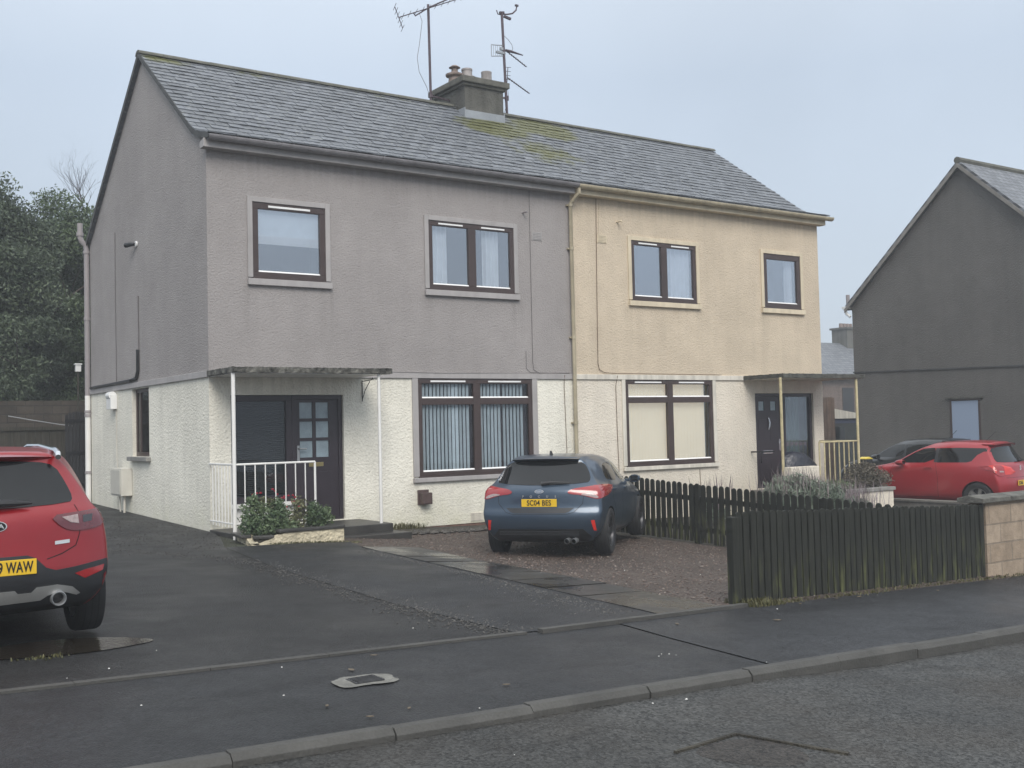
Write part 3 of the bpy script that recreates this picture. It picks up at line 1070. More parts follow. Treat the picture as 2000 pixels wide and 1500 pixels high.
# --- living room windows
w = window(house, *WIN_A, 2, M['trim_grey'], sur=0.115, fw=0.085, mull=0.15, transom=2.0, glass='glass_low', sill_h=0.10, toph=0.0)
w['label'] = 'large brown window with parted vertical blinds'
for (a, b, dens) in ((3.86, 4.86, 13), (5.08, 5.55, 6), (5.58, 6.06, 6)):
    mb = MB()
    for k in range(dens):
        xx = lerp(a, b, (k + .5) / dens)
        ang = R(116 if a < 5.5 else 110) + random.uniform(-.07, .07)
        if a < 4 and k in (8, 9):
            ang = R(150)
        hw = 0.027
        mb.obox((xx, .075, 1.52), (hw * math.cos(ang), hw * math.sin(ang), 0), (-.001 * math.sin(ang), .001 * math.cos(ang), 0), (0, 0, .80))
    mb.build('blind', M['blind_blue'], w)
drape('curtain', w, 5.50, 5.86, 0.72, 2.35, .24, M['drape_brown'], 4, .03)
drape('curtain', w, 4.80, 5.1, 0.72, 2.35, .24, M['drape_brown'], 3, .03)
drape('curtain', w, 6.02, 6.24, 0.72, 2.35, .20, M['drape_brown'], 2, .02)
w = window(house, *WIN_B, 2, M['trim_pale'], sur=0.09, fw=0.085, mull=0.15, transom=2.0, glass='glass_low', sill_h=0.10, toph=0.0)
w['label'] = 'large brown window with closed cream blinds'
mb = MB()
n = 27
for k in range(n):
    xx = lerp(8.52, 10.80, (k + .5) / n)
    ang = R(6) + random.uniform(-.02, .02)
    mb.obox((xx, .115, 1.53), (.046 * math.cos(ang), .046 * math.sin(ang), 0), (-.001 * math.sin(ang), .001 * math.cos(ang), 0), (0, 0, .84))
mb.build('blind', M['blind_cream'], w)

# --- gable window
mb = MB()
gy0, gy1, gz0, gz1 = 3.2, 4.27, 1.14, 2.40
mb.box(0.07, 0.12, gy0, gy1, gz1 - .07, gz1)
mb.box(0.07, 0.12, gy0, gy1, gz0, gz0 + .08)
mb.box(0.07, 0.12, gy0, gy0 + .07, gz0 + .08, gz1 - .07)
mb.box(0.07, 0.12, gy1 - .07, gy1, gz0 + .08, gz1 - .07)
mb.box(0.07, 0.12, 3.95, 4.02, gz0 + .08, gz1 - .07)
gw = mb.build('window', M['brown_upvc'], house, bevel=.005)
gw['label'] = 'narrow dark window in the side wall'
MB().box(.09, .095, gy0 + .05, gy1 - .05, gz0 + .06, gz1 - .05).build('pane', M['dark_glass'], gw)
MB().box(-0.09, 0.07, gy0 - .09, gy1 + .09, gz0 - .08, gz0 - .002).build('sill', M['sill_grey'], gw, bevel=.008)

# --- front doors
Y = 0.10


def framebars(mb, a, b, c, d, w, y0, y1, wb=None):
    wb = w if wb is None else wb
    mb.box(a, b, y0, y1, d - w, d)
    mb.box(a, b, y0, y1, c, c + wb)
    mb.box(a, a + w, y0, y1, c + wb, d - w)
    mb.box(b - w, b, y0, y1, c + wb, d - w)


# left house: sidelight with dark venetian blind, panelled door with six panes
mb = MB()
framebars(mb, .352, 1.40, .40, 2.132, .10, Y - .05, Y + .03)
sl = mb.build('sidelight', M['door_dark'], house, bevel=.005)
MB().box(.44, 1.31, Y - .012, Y - .006, .48, 2.04).build('pane', M['glass_low'], sl)
mb = MB()
for k in range(46):
    z = .55 + k * .0325
    mb.obox((.875, Y + .045, z), (.43, 0, 0), (0, .012, .010), (0, -.0006, .0006))
mb.build('blind', M['blind_dark'], sl)
MB().box(.37, 1.40, Y + .085, Y + .09, .4, 2.13).build('room_interior', M['room'], sl)
mb = MB()
mb.box(.33, 1.42, -.05, Y + .06, .335, .398)
mb.build('sill', M['white_paint'], sl, bevel=.005)
panel_mb = MB()
panel(panel_mb, 'y', 0.03, .352, 1.40, -0.1, .335)
panel_mb.build('apron_panel', M['white_paint'], house)
mb = MB()
framebars(mb, 1.402, 2.306, .05, 2.132, .07, Y - .05, Y + .03, .03)
df = mb.build('door', M['door_dark'], house, bevel=.004)
df['label'] = 'dark front door with six obscure glass panes'
mb = MB()
dx0, dx1 = 1.474, 2.234
gx = [(1.545, 1.775), (1.835, 2.065)]
gz = [(1.10, 1.375), (1.425, 1.695), (1.745, 2.01)]
xs = sorted([dx0, dx1] + [v for g in gx for v in g])
zs = sorted([.082, 2.06] + [v for g in gz for v in g])
for i in range(len(xs) - 1):
    for j in range(len(zs) - 1):
        cx, cz = (xs[i] + xs[i + 1]) / 2, (zs[j] + zs[j + 1]) / 2
        if any(a < cx < b for a, b in gx) and any(a < cz < b for a, b in gz):
            continue
        mb.box(xs[i], xs[i + 1], Y - .025, Y + .02, zs[j], zs[j + 1])
leaf = mb.build('door_leaf', M['door_dark'], df)
mb = MB()
mb.box(1.56, 1.80, Y - .031, Y - .025, .22, .86)
mb.build('door_panel', M['door_dark'], df, bevel=.003)
mb = MB()
mb.box(1.50, 2.2, Y - .033, Y - .025, .10, .16)
mb.build('weather_bar', M['door_dark'], df, bevel=.003)
mb = MB()
mb.box(1.87, 2.11, Y - .031, Y - .025, .22, .86)
mb.build('door_panel', M['door_dark'], df, bevel=.003)
for (a, b) in gx:
    for (c, d) in gz:
        MB().box(a, b, Y - .008, Y, c, d).build('pane', M['frost'], df)
mb = MB()
mb.box(1.492, 1.535, Y - .036, Y - .025, 1.02, 1.30)
mb.tube([(1.513, Y - .03, 1.25), (1.513, Y - .085, 1.25), (1.64, Y - .085, 1.245)], .010, 8)
mb.build('handle', M['steel_dull'], df, smooth=True)
mb = MB()
mb.box(1.70, 1.96, Y - .034, Y - .025, .945, 1.015)
mb.build('letter_plate', M['brass'], df, bevel=.004)

# right house: dark door with two small square lights, sidelight with a net behind
mb = MB()
framebars(mb, 12.242, 13.18, .05, 2.137, .065, Y - .05, Y + .03, .03)
df = mb.build('door', M['door_dark'], house, bevel=.004)
df['label'] = 'dark front door with two small square lights'
mb = MB()
sq = [(12.42, 12.60), (12.80, 12.98)]
xs = sorted([12.309, 13.112] + [v for g in sq for v in g])
zs = [.082, 1.76, 1.96, 2.07]
for i in range(len(xs) - 1):
    for j in range(3):
        cx = (xs[i] + xs[i + 1]) / 2
        if j == 1 and any(a < cx < b for a, b in sq):
            continue
        mb.box(xs[i], xs[i + 1], Y - .025, Y + .02, zs[j], zs[j + 1])
mb.build('door_leaf', M['door_dark'], df)
for (a, b) in sq:
    MB().box(a, b, Y - .008, Y, 1.76, 1.96).build('pane', M['frost'], df)
for (a, b) in ((12.40, 12.66), (12.76, 13.02)):
    for (c, d) in ((1.10, 1.56), (.2, .70)):
        MB().box(a, b, Y - .031, Y - .025, c, d).build('door_panel', M['door_dark'], df, bevel=.004)
MB().tube([(12.71, Y - .04, 1.60), (12.73, Y - .06, 1.50), (12.715, Y - .06, 1.40), (12.69, Y - .05, 1.33)], [.012, .018, .02, .012], 8).build('knocker', M['steel'], df, smooth=True)
mb = MB()
mb.box(13.045, 13.08, Y - .034, Y - .025, .86, 1.12)
mb.tube([(13.06, Y - .03, 1.05), (13.06, Y - .08, 1.05), (12.96, Y - .08, 1.045)], .009, 8)
mb.build('handle', M['steel'], df, smooth=True)
MB().box(12.52, 12.82, Y - .036, Y - .025, .80, .875).build('letter_plate', M['steel'], df, bevel=.004)
mb = MB()
framebars(mb, 13.182, 14.146, .05, 2.137, .075, Y - .05, Y + .03, .10)
sl = mb.build('sidelight', M['door_dark'], house, bevel=.005)
MB().box(13.25, 14.08, Y - .012, Y - .006, .14, 2.07).build('pane', M['glass_low'], sl)
drape('curtain', sl, 13.25, 13.82, .15, 2.06, Y + .06, mottled('greenish net', (0.13, 0.165, 0.16), .9, .1, 6, 60, 0), 5, .015)
MB().box(13.2, 14.14, Y + .12, Y + .125, .05, 2.13).build('room_interior', M['room'], sl)

# --- door canopies on posts, railings, steps (the right hand set mirrors the left)


def canopy(mx, edge, under, x0=-0.045, x1=2.62):
    X = (lambda v: W2 - v) if mx else (lambda v: v)
    a, b = sorted((X(x0), X(x1)))
    mb = MB()
    mb.box(a, b, -1.17, -0.036, 2.43, 2.512, 0)
    mb.box(a + .05, b - .05, -1.12, -0.036, 2.420, 2.4295, 1)
    # ragged, flaked edge
    vs = mb.build('canopy', [edge, under], house)
    bm = bmesh.new()
    bm.from_mesh(vs.data)
    es = [e for e in bm.edges if e.calc_length() > 1]
    bmesh.ops.subdivide_edges(bm, edges=es, cuts=40, use_grid_fill=True)
    for v in bm.verts:
        if v.co.z > 2.43:
            v.co.z += random.uniform(-.007, .008)
            if v.co.y < -1.1:
                v.co.y += random.uniform(-.007, .007)
    bm.to_mesh(vs.data)
    bm.free()
    return vs


canopy(False, M['canopy_edge'], M['white_paint'])['label'] = 'white canopy with a flaking blackened edge over the left door'
canopy(True, M['canopy_edge_grey'], M['trim_pale'])['label'] = 'dark edged canopy over the right door'


def post(x, y, z0, r, mat):
    mb = MB()
    mb.tube([(x, y, z0), (x, y, 2.432)], r, 12)
    return mb.build('canopy_post', mat, house, smooth=True)


post(-0.01, -1.09, -0.1, .030, M['white_paint'])
post(2.42, -1.08, -0.06, .026, M['white_paint'])
post(W2 - 0.18, -1.09, -0.3, .030, M['rust_cream'])
post(W2 - 2.62, -1.08, -0.3, .030, M['rust_cream'])


def railing(pts, z0, z1, mat, n_each, br=.0095, tr=.016):
    mb = MB()
    mb.tube([(px, py, z1) for px, py in pts], tr, 8)
    mb.tube([(px, py, z0 + .06) for px, py in pts], tr * .7, 8)
    for (a, b), n in zip(zip(pts[:-1], pts[1:]), n_each):
        for k in range(n):
            f = (k + 1) / (n + 1) if (a, b) != (pts[-2], pts[-1]) else (k + 1) / n
            px, py = lerp(a[0], b[0], f), lerp(a[1], b[1], f)
            rr = .018 if (f > .999) else br
            mb.tube([(px, py, z0 - (.25 if f > .999 else 0)), (px, py, z1)], rr, 8)
    return mb.build('railing', mat, house, smooth=True)


railing([(-0.01, -0.02), (-0.01, -1.09), (1.28, -1.09)], 0.12, 1.06, M['white_paint'], (7, 8))
railing([(W2 - .18, -0.02), (W2 - .18, -1.09), (W2 - 1.48, -1.09)], 0.02, 1.04, M['rust_cream'], (7, 8), .013, .017)
mb = MB()
mb.tube([(12.06, -.02, .86), (12.06, -.30, .86), (12.06, -.30, .62)], .018, 8)
mb.tube([(12.06, -.30, .86), (12.42, -.34, .86)], .018, 8)
mb.build('grab_rail', M['black_iron'], house, smooth=True)

mb = MB()
mb.box(-0.02, 2.56, -1.22, -.002, -.30, 0.035)
mb.box(1.30, 2.74, -1.50, -1.222, -.45, -0.10)
mb.box(2.562, 2.80, -1.221, -.004, -.45, -0.12)
mb.build('doorstep', M['step'], house, bevel=.012)
mb = MB()
mb.box(12.0, W2 + .02, -1.22, -.002, -1.1, 0.03)
mb.box(11.7, 13.1, -1.5, -1.222, -1.1, -0.15)
mb.build('doorstep', M['concrete'], house, bevel=.012)

# --- roof: real slates laid in courses on a base
roof_mb = MB()
roof_tone = []
path = [(-.335, 6.20), (-.05, 6.262), (.22, 6.345), (.45, 6.448), (YR, ZR)]
seglen = [math.dist(path[i], path[i + 1]) for i in range(len(path) - 1)]
TOT = sum(seglen)


def along(s):
    s = max(0, min(TOT, s))
    for i, L in enumerate(seglen):
        if s <= L or i == len(seglen) - 1:
            f = s / L
            return (lerp(path[i][0], path[i + 1][0], f), lerp(path[i][1], path[i + 1][1], f)), ((path[i + 1][0] - path[i][0]) / L, (path[i + 1][1] - path[i][1]) / L)
        s -= L


XL, XR = -0.07, W2 + .07
prof = [(p[0], p[1]) for p in path] + [(DEP - .1, ZR - (DEP - .1 - YR) * .7345), (DEP + .32, 5.60), (DEP + .32, 5.54), (DEP - .1, ZR - (DEP - .1 - YR) * .7345 - .08), (YR, ZR - .09), (.45, 6.36), (.2, 6.26), (-.33, 6.14)]
roof_mb.prism(prof, 'x', XL, XR)
roof_tone += [0.3] * len(roof_mb.f)
NC = 24
step = TOT / NC
for c in range(NC):
    s0 = c * step
    wv = 0.24
    off = (c % 2) * wv / 2
    k0 = XL - off
    while k0 < XR:
        a, b = max(XL, k0 + .004), min(XR, k0 + wv - .004)
        k0 += wv
        if b - a < .03:
            continue
        ds = random.gauss(0, .006)
        if random.random() < 0.015:
            ds -= random.uniform(.01, .04)
        (ya, za), d0 = along(s0 + ds)
        if s0 + ds < 0:
            ya, za = ya + d0[0] * (s0 + ds), za + d0[1] * (s0 + ds)
        (yb, zb_), d1 = along(min(TOT, s0 + step * 1.5))
        n0 = (-d0[1], d0[0])
        lift0 = .030 + random.uniform(-.005, .006)
        tilt = random.uniform(-.003, .003)
        up = .007
        th = .012
        vs = []
        for (xx, tl) in ((a, -tilt), (b, tilt)):
            l0 = lift0 + tl
            vs += [(xx, ya + n0[0] * (l0 - th), za + n0[1] * (l0 - th)), (xx, ya + n0[0] * l0, za + n0[1] * l0),
                   (xx, yb - d1[1] * up, zb_ + d1[0] * up), (xx, yb - d1[1] * (up - th), zb_ + d1[0] * (up - th))]
        roof_mb.add(vs, [(0, 1, 5, 4), (1, 2, 6, 5), (0, 3, 2, 1), (4, 5, 6, 7)])
        tv = min(1, max(0, random.gauss(.5, .21)))
        roof_tone += [tv] * 4
roof = roof_mb.build('roof', M['slate'], house, fix=False)
tones(roof, roof_tone)
mb = MB()
k0 = XL - .02
while k0 < XR:
    L = 0.45
    prof = []
    for q in range(9):
        a = PI * (q / 8)
        prof.append((YR + math.cos(a) * .135, ZR - .035 + math.sin(a) * .085 + random.uniform(-.003, .003)))
    prof += [(YR - .115, ZR - .04), (YR, ZR + .01), (YR + .115, ZR - .04)]
    if 6.62 < k0 < 7.3:
        if mb.v:
            mb.build('ridge_tiles', M['ridge'], roof)
        mb = MB()
    else:
        mb.prism(prof, 'x', k0, min(XR + .02, k0 + L - .006))
    k0 += L
mb.build('ridge_tiles', M['ridge'], roof)
# verge pointing strip along the left gable
mb = MB()
for i in range(len(path) - 1):
    (ya, za), (yb, zb_) = path[i], path[i + 1]
    mb.add([(XL - .012, ya, za - .07), (XL - .012, yb, zb_ - .07), (XL - .012, yb, zb_ + .022), (XL - .012, ya, za + .022), (XL, ya, za - .07), (XL, yb, zb_ - .07), (XL, yb, zb_ + .022), (XL, ya, za + .022)],
           [(0, 3, 2, 1), (4, 5, 6, 7), (3, 7, 6, 2), (0, 1, 5, 4)])
ya, za, yb, zb_ = YR, ZR, DEP + .3, ZR - (DEP + .3 - YR) * .73
mb.add([(XL - .012, ya, za - .10), (XL - .012, yb, zb_ - .10), (XL - .012, yb, zb_ + .03), (XL - .012, ya, za + .03), (XL, ya, za - .10), (XL, yb, zb_ - .10), (XL, yb, zb_ + .03), (XL, ya, za + .03)],
       [(0, 3, 2, 1), (4, 5, 6, 7), (3, 7, 6, 2), (0, 1, 5, 4)])
mb.build('verge', mottled('dark verge slates', (0.06, 0.062, 0.062), .8, .3, 6, 40, .004), roof, fix=False)

# --- chimney stack
CX0, CX1, CY0, CY1 = 6.70, 7.70, 2.88, 4.15
mb = MB()
mb.box(CX0, CX1, CY0, CY1, 7.7, 8.93)
ch = mb.build('chimney', M['stack'], roof, bevel=.01)
mb = MB()
mb.box(CX0 - .05, CX1 + .05, CY0 - .05, CY1 + .05, 8.90, 8.96)
mb.box(CX0 - .11, CX1 + .11, CY0 - .11, CY1 + .11, 8.96, 9.09)
mb.build('chimney_cap', M['stack_cap'], roof, bevel=.02)
mb = MB()
mb.box(CX0 - .02, CX1 + .02, CY0 - .022, CY0 - .004, 8.16, 8.37)
mb.box(CX0 - .022, CX0 - .002, CY0 - .02, CY0 + .6, 8.16, 8.42)
mb.box(CX1 + .002, CX1 + .022, CY0 - .02, CY0 + .6, 8.16, 8.42)
mb.build('flashing', M['lead'], roof, bevel=.004)
z = 9.085
MB().lathe([(.15, z), (.135, z + .17), (.20, z + .20), (.205, z + .235), (.10, z + .28), (.075, z + .29), (.07, z + .38), (.13, z + .39), (.06, z + .44), (.0, z + .46)], (6.84, 3.5, 0), 18).build('chimney_pot', M['pot'], roof, smooth=True)
MB().lathe([(.13, z), (.115, z + .36), (.125, z + .37), (.125, z + .41), (.09, z + .41), (.09, z + .30)], (7.16, 3.5, 0), 18).build('chimney_pot', M['pot_buff'], roof, smooth=True)
MB().lathe([(.10, z), (.09, z + .22), (.05, z + .24), (.05, z + .29), (.13, z + .30), (.04, z + .36), (0, z + .37)], (7.34, 3.65, 0), 16).build('chimney_pot', M['steel_dull'], roof, smooth=True)
MB().lathe([(.13, z), (.115, z + .33), (.12, z + .34), (.12, z + .37), (.09, z + .37), (.09, z + .28)], (7.58, 3.35, 0), 18).build('chimney_pot', M['pot_buff'], roof, smooth=True)

# --- eaves: fascia and gutters in the colour of each half


def gutter(x0, x1, y, z, r, mat):
    mb = MB()
    n = 10
    ring = [(y + math.cos(PI + PI * k / n) * r, z + math.sin(PI + PI * k / n) * r) for k in range(n + 1)]
    inner = [(y + math.cos(PI + PI * k / n) * (r - .008), z + math.sin(PI + PI * k / n) * (r - .008)) for k in range(n, -1, -1)]
    mb.prism(ring + inner, 'x', x0, x1)
    mb.box(x0, x1, y - r + .01, y + r - .01, z - .035, z - .03)
    x = x0 + 1.2
    while x < x1 - .3:
        ring2 = [(p[0] + (p[0] - y) * .1, z + (p[1] - z) * 1.1) for p in ring]
        mb.prism(ring2, 'x', x, x + .05)
        x += 1.83
    return mb.build('gutter', mat, house, fix=True)


mb = MB()
mb.prism([(-.19, 6.02), (.0, 6.02), (.0, 6.12), (-.17, 6.16), (-.19, 6.16)], 'x', -.10, HW - .01)
mb.build('fascia', M['trim_grey'], house, bevel=.006)
mb = MB()
mb.prism([(-.19, 6.02), (.0, 6.02), (.0, 6.12), (-.17, 6.16), (-.19, 6.16)], 'x', HW + .01, W2 + .08)
mb.build('fascia', M['trim_cream'], house, bevel=.006)
gutter(-.06, HW - .005, -.275, 6.195, .08, M['gutter_grey'])
gutter(HW, W2 + .20, -.275, 6.185, .078, M['gutter_cream'])
mb = MB()
mb.tube([(HW + .02, -.275, 6.14), (HW + .02, -.275, 6.02), (HW - .01, -.16, 5.93), (HW - .045, -.075, 5.84), (HW - .045, -.075, -.2)], .038, 12)
for zz in (5.78, 4.93, 3.2, 1.55, 0.3):
    mb.lathe([(.047, zz), (.047, zz + .06)], (HW - .045, -.075, 0), 14)
    mb.box(HW - .11, HW + .02, -.05, -.001, zz + .015, zz + .045)
mb.build('downpipe', M['gutter_cream'], house, smooth=True)
# soil pipe at the back corner of the gable
mb = MB()
px, py = -.06, DEP + .04
mb.tube([(px, py, -.1), (px, py, 5.50), (px - .02, py, 5.60), (px - .10, py, 5.68), (px - .13, py, 5.76), (px - .13, py, 6.06)], .057, 12)
for zz in (5.42, 4.0, 1.95, 2.03, .75):
    mb.lathe([(.07, zz), (.07, zz + .06)], (px, py, 0), 14)
mb.lathe([(.075, 5.79), (.075, 5.86)], (px - .13, py, 0), 14)
mb.build('soil_pipe', M['pipe_grey'], house, smooth=True)
mb = MB()
mb.tube([(px + .0, py, -.1), (px, py, 2.40)], .0585, 12)
mb.build('soil_pipe', M['white_paint'], house, smooth=True)

# --- cables, vents and small fittings on the walls


def cable(pts, r, mat, name='cable'):
    mb = MB()
    mb.tube(pts, r * (.75 if r < .02 else 1), 6)
    return mb.build(name, mat, house, smooth=True)


cable([(6.26, -.012, 6.02), (6.255, -.012, 4.5), (6.25, -.012, 2.75), (6.27, -.012, 2.60), (6.38, -.02, 2.54), (7.1, -.03, 2.53)], .007, M['cable'])
cable([(6.10, -.012, 2.95), (6.10, -.012, 2.62), (6.18, -.015, 2.55), (6.4, -.03, 2.532)], .006, M['cable'])
cable([(7.89, -.012, 6.02), (7.86, -.012, 4.6), (7.83, -.014, 2.75), (7.86, -.014, 2.62), (7.97, -.025, 2.56), (8.2, -.03, 2.545), (11.2, -.03, 2.535)], .009, M['cable_brown'])
cable([(7.97, -.012, 6.02), (7.95, -.012, 5.6), (7.93, -.012, 5.3)], .007, M['trim_cream'])
cable([(6.98, -.04, 2.5), (6.98, -.012, 2.3), (7.0, -.012, 1.4), (7.02, -.012, .3)], .008, M['cable_brown'])
cable([(8.30, -.04, 2.5), (8.27, -.012, 2.3), (8.28, -.012, 1.3), (8.30, -.012, .5)], .009, M['cable_brown'])
cable([(2.65, -.04, 2.53), (4.2, -.04, 2.515), (6.0, -.04, 2.53), (7.15, -.04, 2.54)], .005, M['cable'])
cable([(-.012, 5.32, 5.55), (-.012, 5.33, 4.2), (-.012, 5.30, 2.6)], .008, M['cable'])
cable([(-.012, 3.77, 4.12), (-.012, 3.76, 3.1)], .013, M['cable'])
cable([(-.03, 3.77, 3.12), (-.03, 3.77, 2.72), (-.035, 3.86, 2.60), (-.04, 4.2, 2.57), (-.04, 5.2, 2.56), (-.04, 7.2, 2.55)], .032, M['black_plastic'], 'black_pipe')
cable([(-.012, 5.35, 2.06), (-.012, 5.33, 1.2), (-.012, 5.3, .9), (-.012, 5.3, 0.02)], .008, M['trim_pale'])
cable([(10.5, -.012, .55), (10.52, -.012, .0)], .008, M['cable_brown'])


def vent_grille(x, z, w, h, mat):
    mb = MB()
    mb.box(x - w / 2, x + w / 2, -.012, 0, z - h / 2, z + h / 2)
    for k in range(5):
        zz = z - h / 2 + h * (k + .7) / 5.4
        mb.box(x - w / 2 + .02, x + w / 2 - .02, -.02, -.012, zz, zz + h * .1)
    return mb.build('air_vent', mat, house)


vent_grille(6.42, 5.15, .24, .16, M['trim_grey'])
vent_grille(8.02, 5.22, .24, .16, M['trim_cream'])
vent_grille(4.93, -.085, .27, .15, M['trim_pale'])
mb = MB()
mb.tube([(6.10, .02, 5.57), (6.12, -.10, 5.575), (6.13, -.13, 5.57)], .016, 8)
mb.build('overflow_pipe', M['pipe_grey'], house, smooth=True)
mb = MB()
mb.tube([(8.42, .02, 5.60), (8.44, -.10, 5.60), (8.45, -.14, 5.585)], .018, 8)
mb.build('overflow_pipe', M['trim_cream'], house, smooth=True)
mb = MB()
mb.box(3.70, 3.92, -.03, 0, .20, .46)
mb.box(3.73, 3.92, -.15, -.031, .21, .41)
mb.box(3.74, 3.91, -.155, -.151, .225, .395)
mb.build('boiler_flue', M['flue'], house, bevel=.008)
mb = MB()
mb.tube([(2.66, -.015, 2.38), (2.66, -.02, 2.02)], .008, 6)
mb.tube([(2.66, -.02, 2.36), (2.66, -.36, 2.37), (2.66, -.40, 2.40), (2.66, -.42, 2.37)], .008, 6)
mb.tube([(2.66, -.02, 2.06), (2.66, -.12, 2.20), (2.66, -.30, 2.35)], .007, 6)
mb.build('basket_bracket', M['black_iron'], house, smooth=True)
# gable: security lamp, white box under the band, meter cupboard
mb = MB()
mb.lathe([(.055, -.03), (.055, 0)], (0, 3.86, 5.10), 14, axis='x')
lm = mb.build('security_lamp', M['white_plastic'], house, smooth=True)
mb = MB()
mb.tube([(-.03, 3.88, 5.10), (-.10, 3.95, 5.10), (-.13, 4.10, 5.105)], [.03, .04, .05], 10)
mb.build('lamp_head', M['black_plastic'], lm, smooth=True)
mb = MB()
mb.box(-.13, -.002, 5.30, 5.62, 2.06, 2.35)
mb.lathe([(.08, 5.33), (.08, 5.59)], (-.08, 0, 2.33), 12, axis='y')
mb.build('junction_box', M['white_plastic'], house, bevel=.01)
mb = MB()
mb.box(-.21, -.002, 4.30, 5.02, .40, .92)
mc = mb.build('meter_cupboard', M['beige_box'], house, bevel=.012)
MB().box(-.225, -.211, 4.33, 4.99, .43, .89).build('door', M['beige_box'], mc, bevel=.006)
mb = MB()
mb.tube([(-.12, 4.42, .42), (-.12, 4.42, -.05)], .022, 8)
mb.build('meter_pipe', M['trim_pale'], mc, smooth=True)
mb = MB()
mb.tube([(-.12, 4.75, .42), (-.10, 4.75, .0)], .016, 8)
mb.build('meter_pipe', M['trim_pale'], mc, smooth=True)

# =============================================================== aerials on the stack
aer = empty('tv_aerial', (6.16, 3.4, 8.30), 0, 'tall television aerial on a pole strapped to the left side of the chimney', 'tv aerial')


def yagi(mb, o, d, L, n, el0, el1, side, up, refl=True, r=.011):
    """boom from o along d with n rods along side; a reflector frame at its tail"""
    o, d, side, up = Vector(o), Vector(d).normalized(), Vector(side).normalized(), Vector(up).normalized()
    mb.tube([o, o + d * L], r, 6)
    for k in range(n):
        f = (k + .6) / n
        c = o + d * L * f
        e = lerp(el0, el1, f) / 2
        mb.tube([c - side * e, c + side * e], r * .5, 5)
    if refl:
        mb.tube([o - up * .24, o + up * .24], r * .8, 6)
        for k in range(6):
            c = o + up * lerp(-.24, .24, k / 5)
            mb.tube([c - side * .2, c + side * .2], r * .5, 5)


MB().tube([(0, 0, -.05), (-.02, 0, 2.42)], .028, 10).build('mast', M['mast'], aer, smooth=True)
mb = MB()
mb.bar((0, 0, .42), (.56, .1, .42), .035)
mb.lathe([(.045, .38), (.045, .46)], (0, 0, 0), 10)
mb.build('bracket', M['mast'], aer)
mb = MB()
yagi(mb, (-.72, .06, 2.02), (1, -.3, .42), 1.75, 11, .40, .30, (.35, 1, 0), (-.35, .1, 1))
mb.tube([(-.40, -.02, 2.16), (-.36, -.02, 2.10), (.0, -.02, 2.36), (.55, -.18, 2.66)], .016, 6)
mb.build('antenna', M['mast'], aer)
mb = MB()
mb.tube([(-.25, 0, 2.20), (-.18, 0, 2.02), (-.26, 0, 1.5), (-.32, 0, 1.2), (-.28, 0, .9), (-.10, 0, .6), (-.02, 0, .38)], .006, 6)
mb.build('aerial_cable', M['cable'], aer)

aer2 = empty('tv_aerial', (8.13, 3.4, 8.25), 0, 'pole carrying two small aerials and a bare bracket on the chimney right side', 'tv aerial')
MB().tube([(.03, 0, 0), (-.06, 0, 2.68)], .030, 10).build('mast', M['mast'], aer2, smooth=True)
mb = MB()
for zz in (.72, .25):
    mb.bar((.02, 0, zz), (-.45, .1, zz), .035)
    mb.lathe([(.048, zz - .05), (.048, zz + .05)], (.02, 0, 0), 10)
mb.build('bracket', M['mast'], aer2)
mb = MB()
mb.tube([(-.06, 0, 2.64), (.08, 0, 2.66), (.22, -.02, 2.70), (.31, -.04, 2.79), (.335, -.04, 2.90)], .018, 8)
mb.bar((.29, -.04, 2.90), (.37, -.04, 2.90), .04)
mb.bar((.0, 0, 2.60), (.18, 0, 2.57), .05)
mb.tube([(-.06, 0, 2.62), (-.17, 0, 2.62), (-.2, 0, 2.70)], .013, 6)
mb.bar((-.12, 0, 2.66), (.0, 0, 2.68), .05)
mb.build('dish_bracket', M['mast'], aer2)
mb = MB()
yagi(mb, (.06, .0, 1.80), (1, .1, -.42), .62, 9, .22, .16, (.25, 1, .35), (0, 0, 1), False, .012)
mb.tube([(.02, 0, 1.82), (.16, 0, 1.82), (.50, .0, 1.79)], [.03, .03, .012], 6)
mb.build('antenna', M['mast'], aer2)
mb = MB()
framebars_pts = [(-.40, -.05, 1.60), (-.03, .0, 1.68), (-.03, .0, 1.92), (-.40, -.05, 1.86)]
for i in range(4):
    mb.tube([framebars_pts[i], framebars_pts[(i + 1) % 4]], .010, 6)
for k in range(1, 6):
    a = Vector(framebars_pts[0]).lerp(Vector(framebars_pts[1]), k / 6)
    b = Vector(framebars_pts[3]).lerp(Vector(framebars_pts[2]), k / 6)
    mb.tube([a, b], .005, 5)
mb.bar((-.25, -.03, 1.73), (0, 0, 1.74), .05)
mb.bar((-.15, -.03, 1.82), (-.08, -.03, 1.82), .06)
mb.build('reflector', M['steel_dull'], aer2)
mb = MB()
yagi(mb, (.05, 0, 1.20), (1, .1, -.38), .70, 10, .24, .17, (.25, 1, .35), (0.1, 0, 1), True, .012)
mb.build('antenna', M['mast'], aer2)
mb = MB()
mb.tube([(-.03, 0, 2.16), (.10, 0, 2.08), (.20, 0, 1.98), (.22, 0, 1.9), (.18, 0, 1.80)], .006, 5)
mb.tube([(.05, 0, 1.0), (.07, 0, .8), (.02, 0, .6), (-.08, 0, .3)], .005, 5)
mb.build('aerial_cable', M['cable'], aer2)
#@@GARDEN
# =============================================================== planters, plants, fences


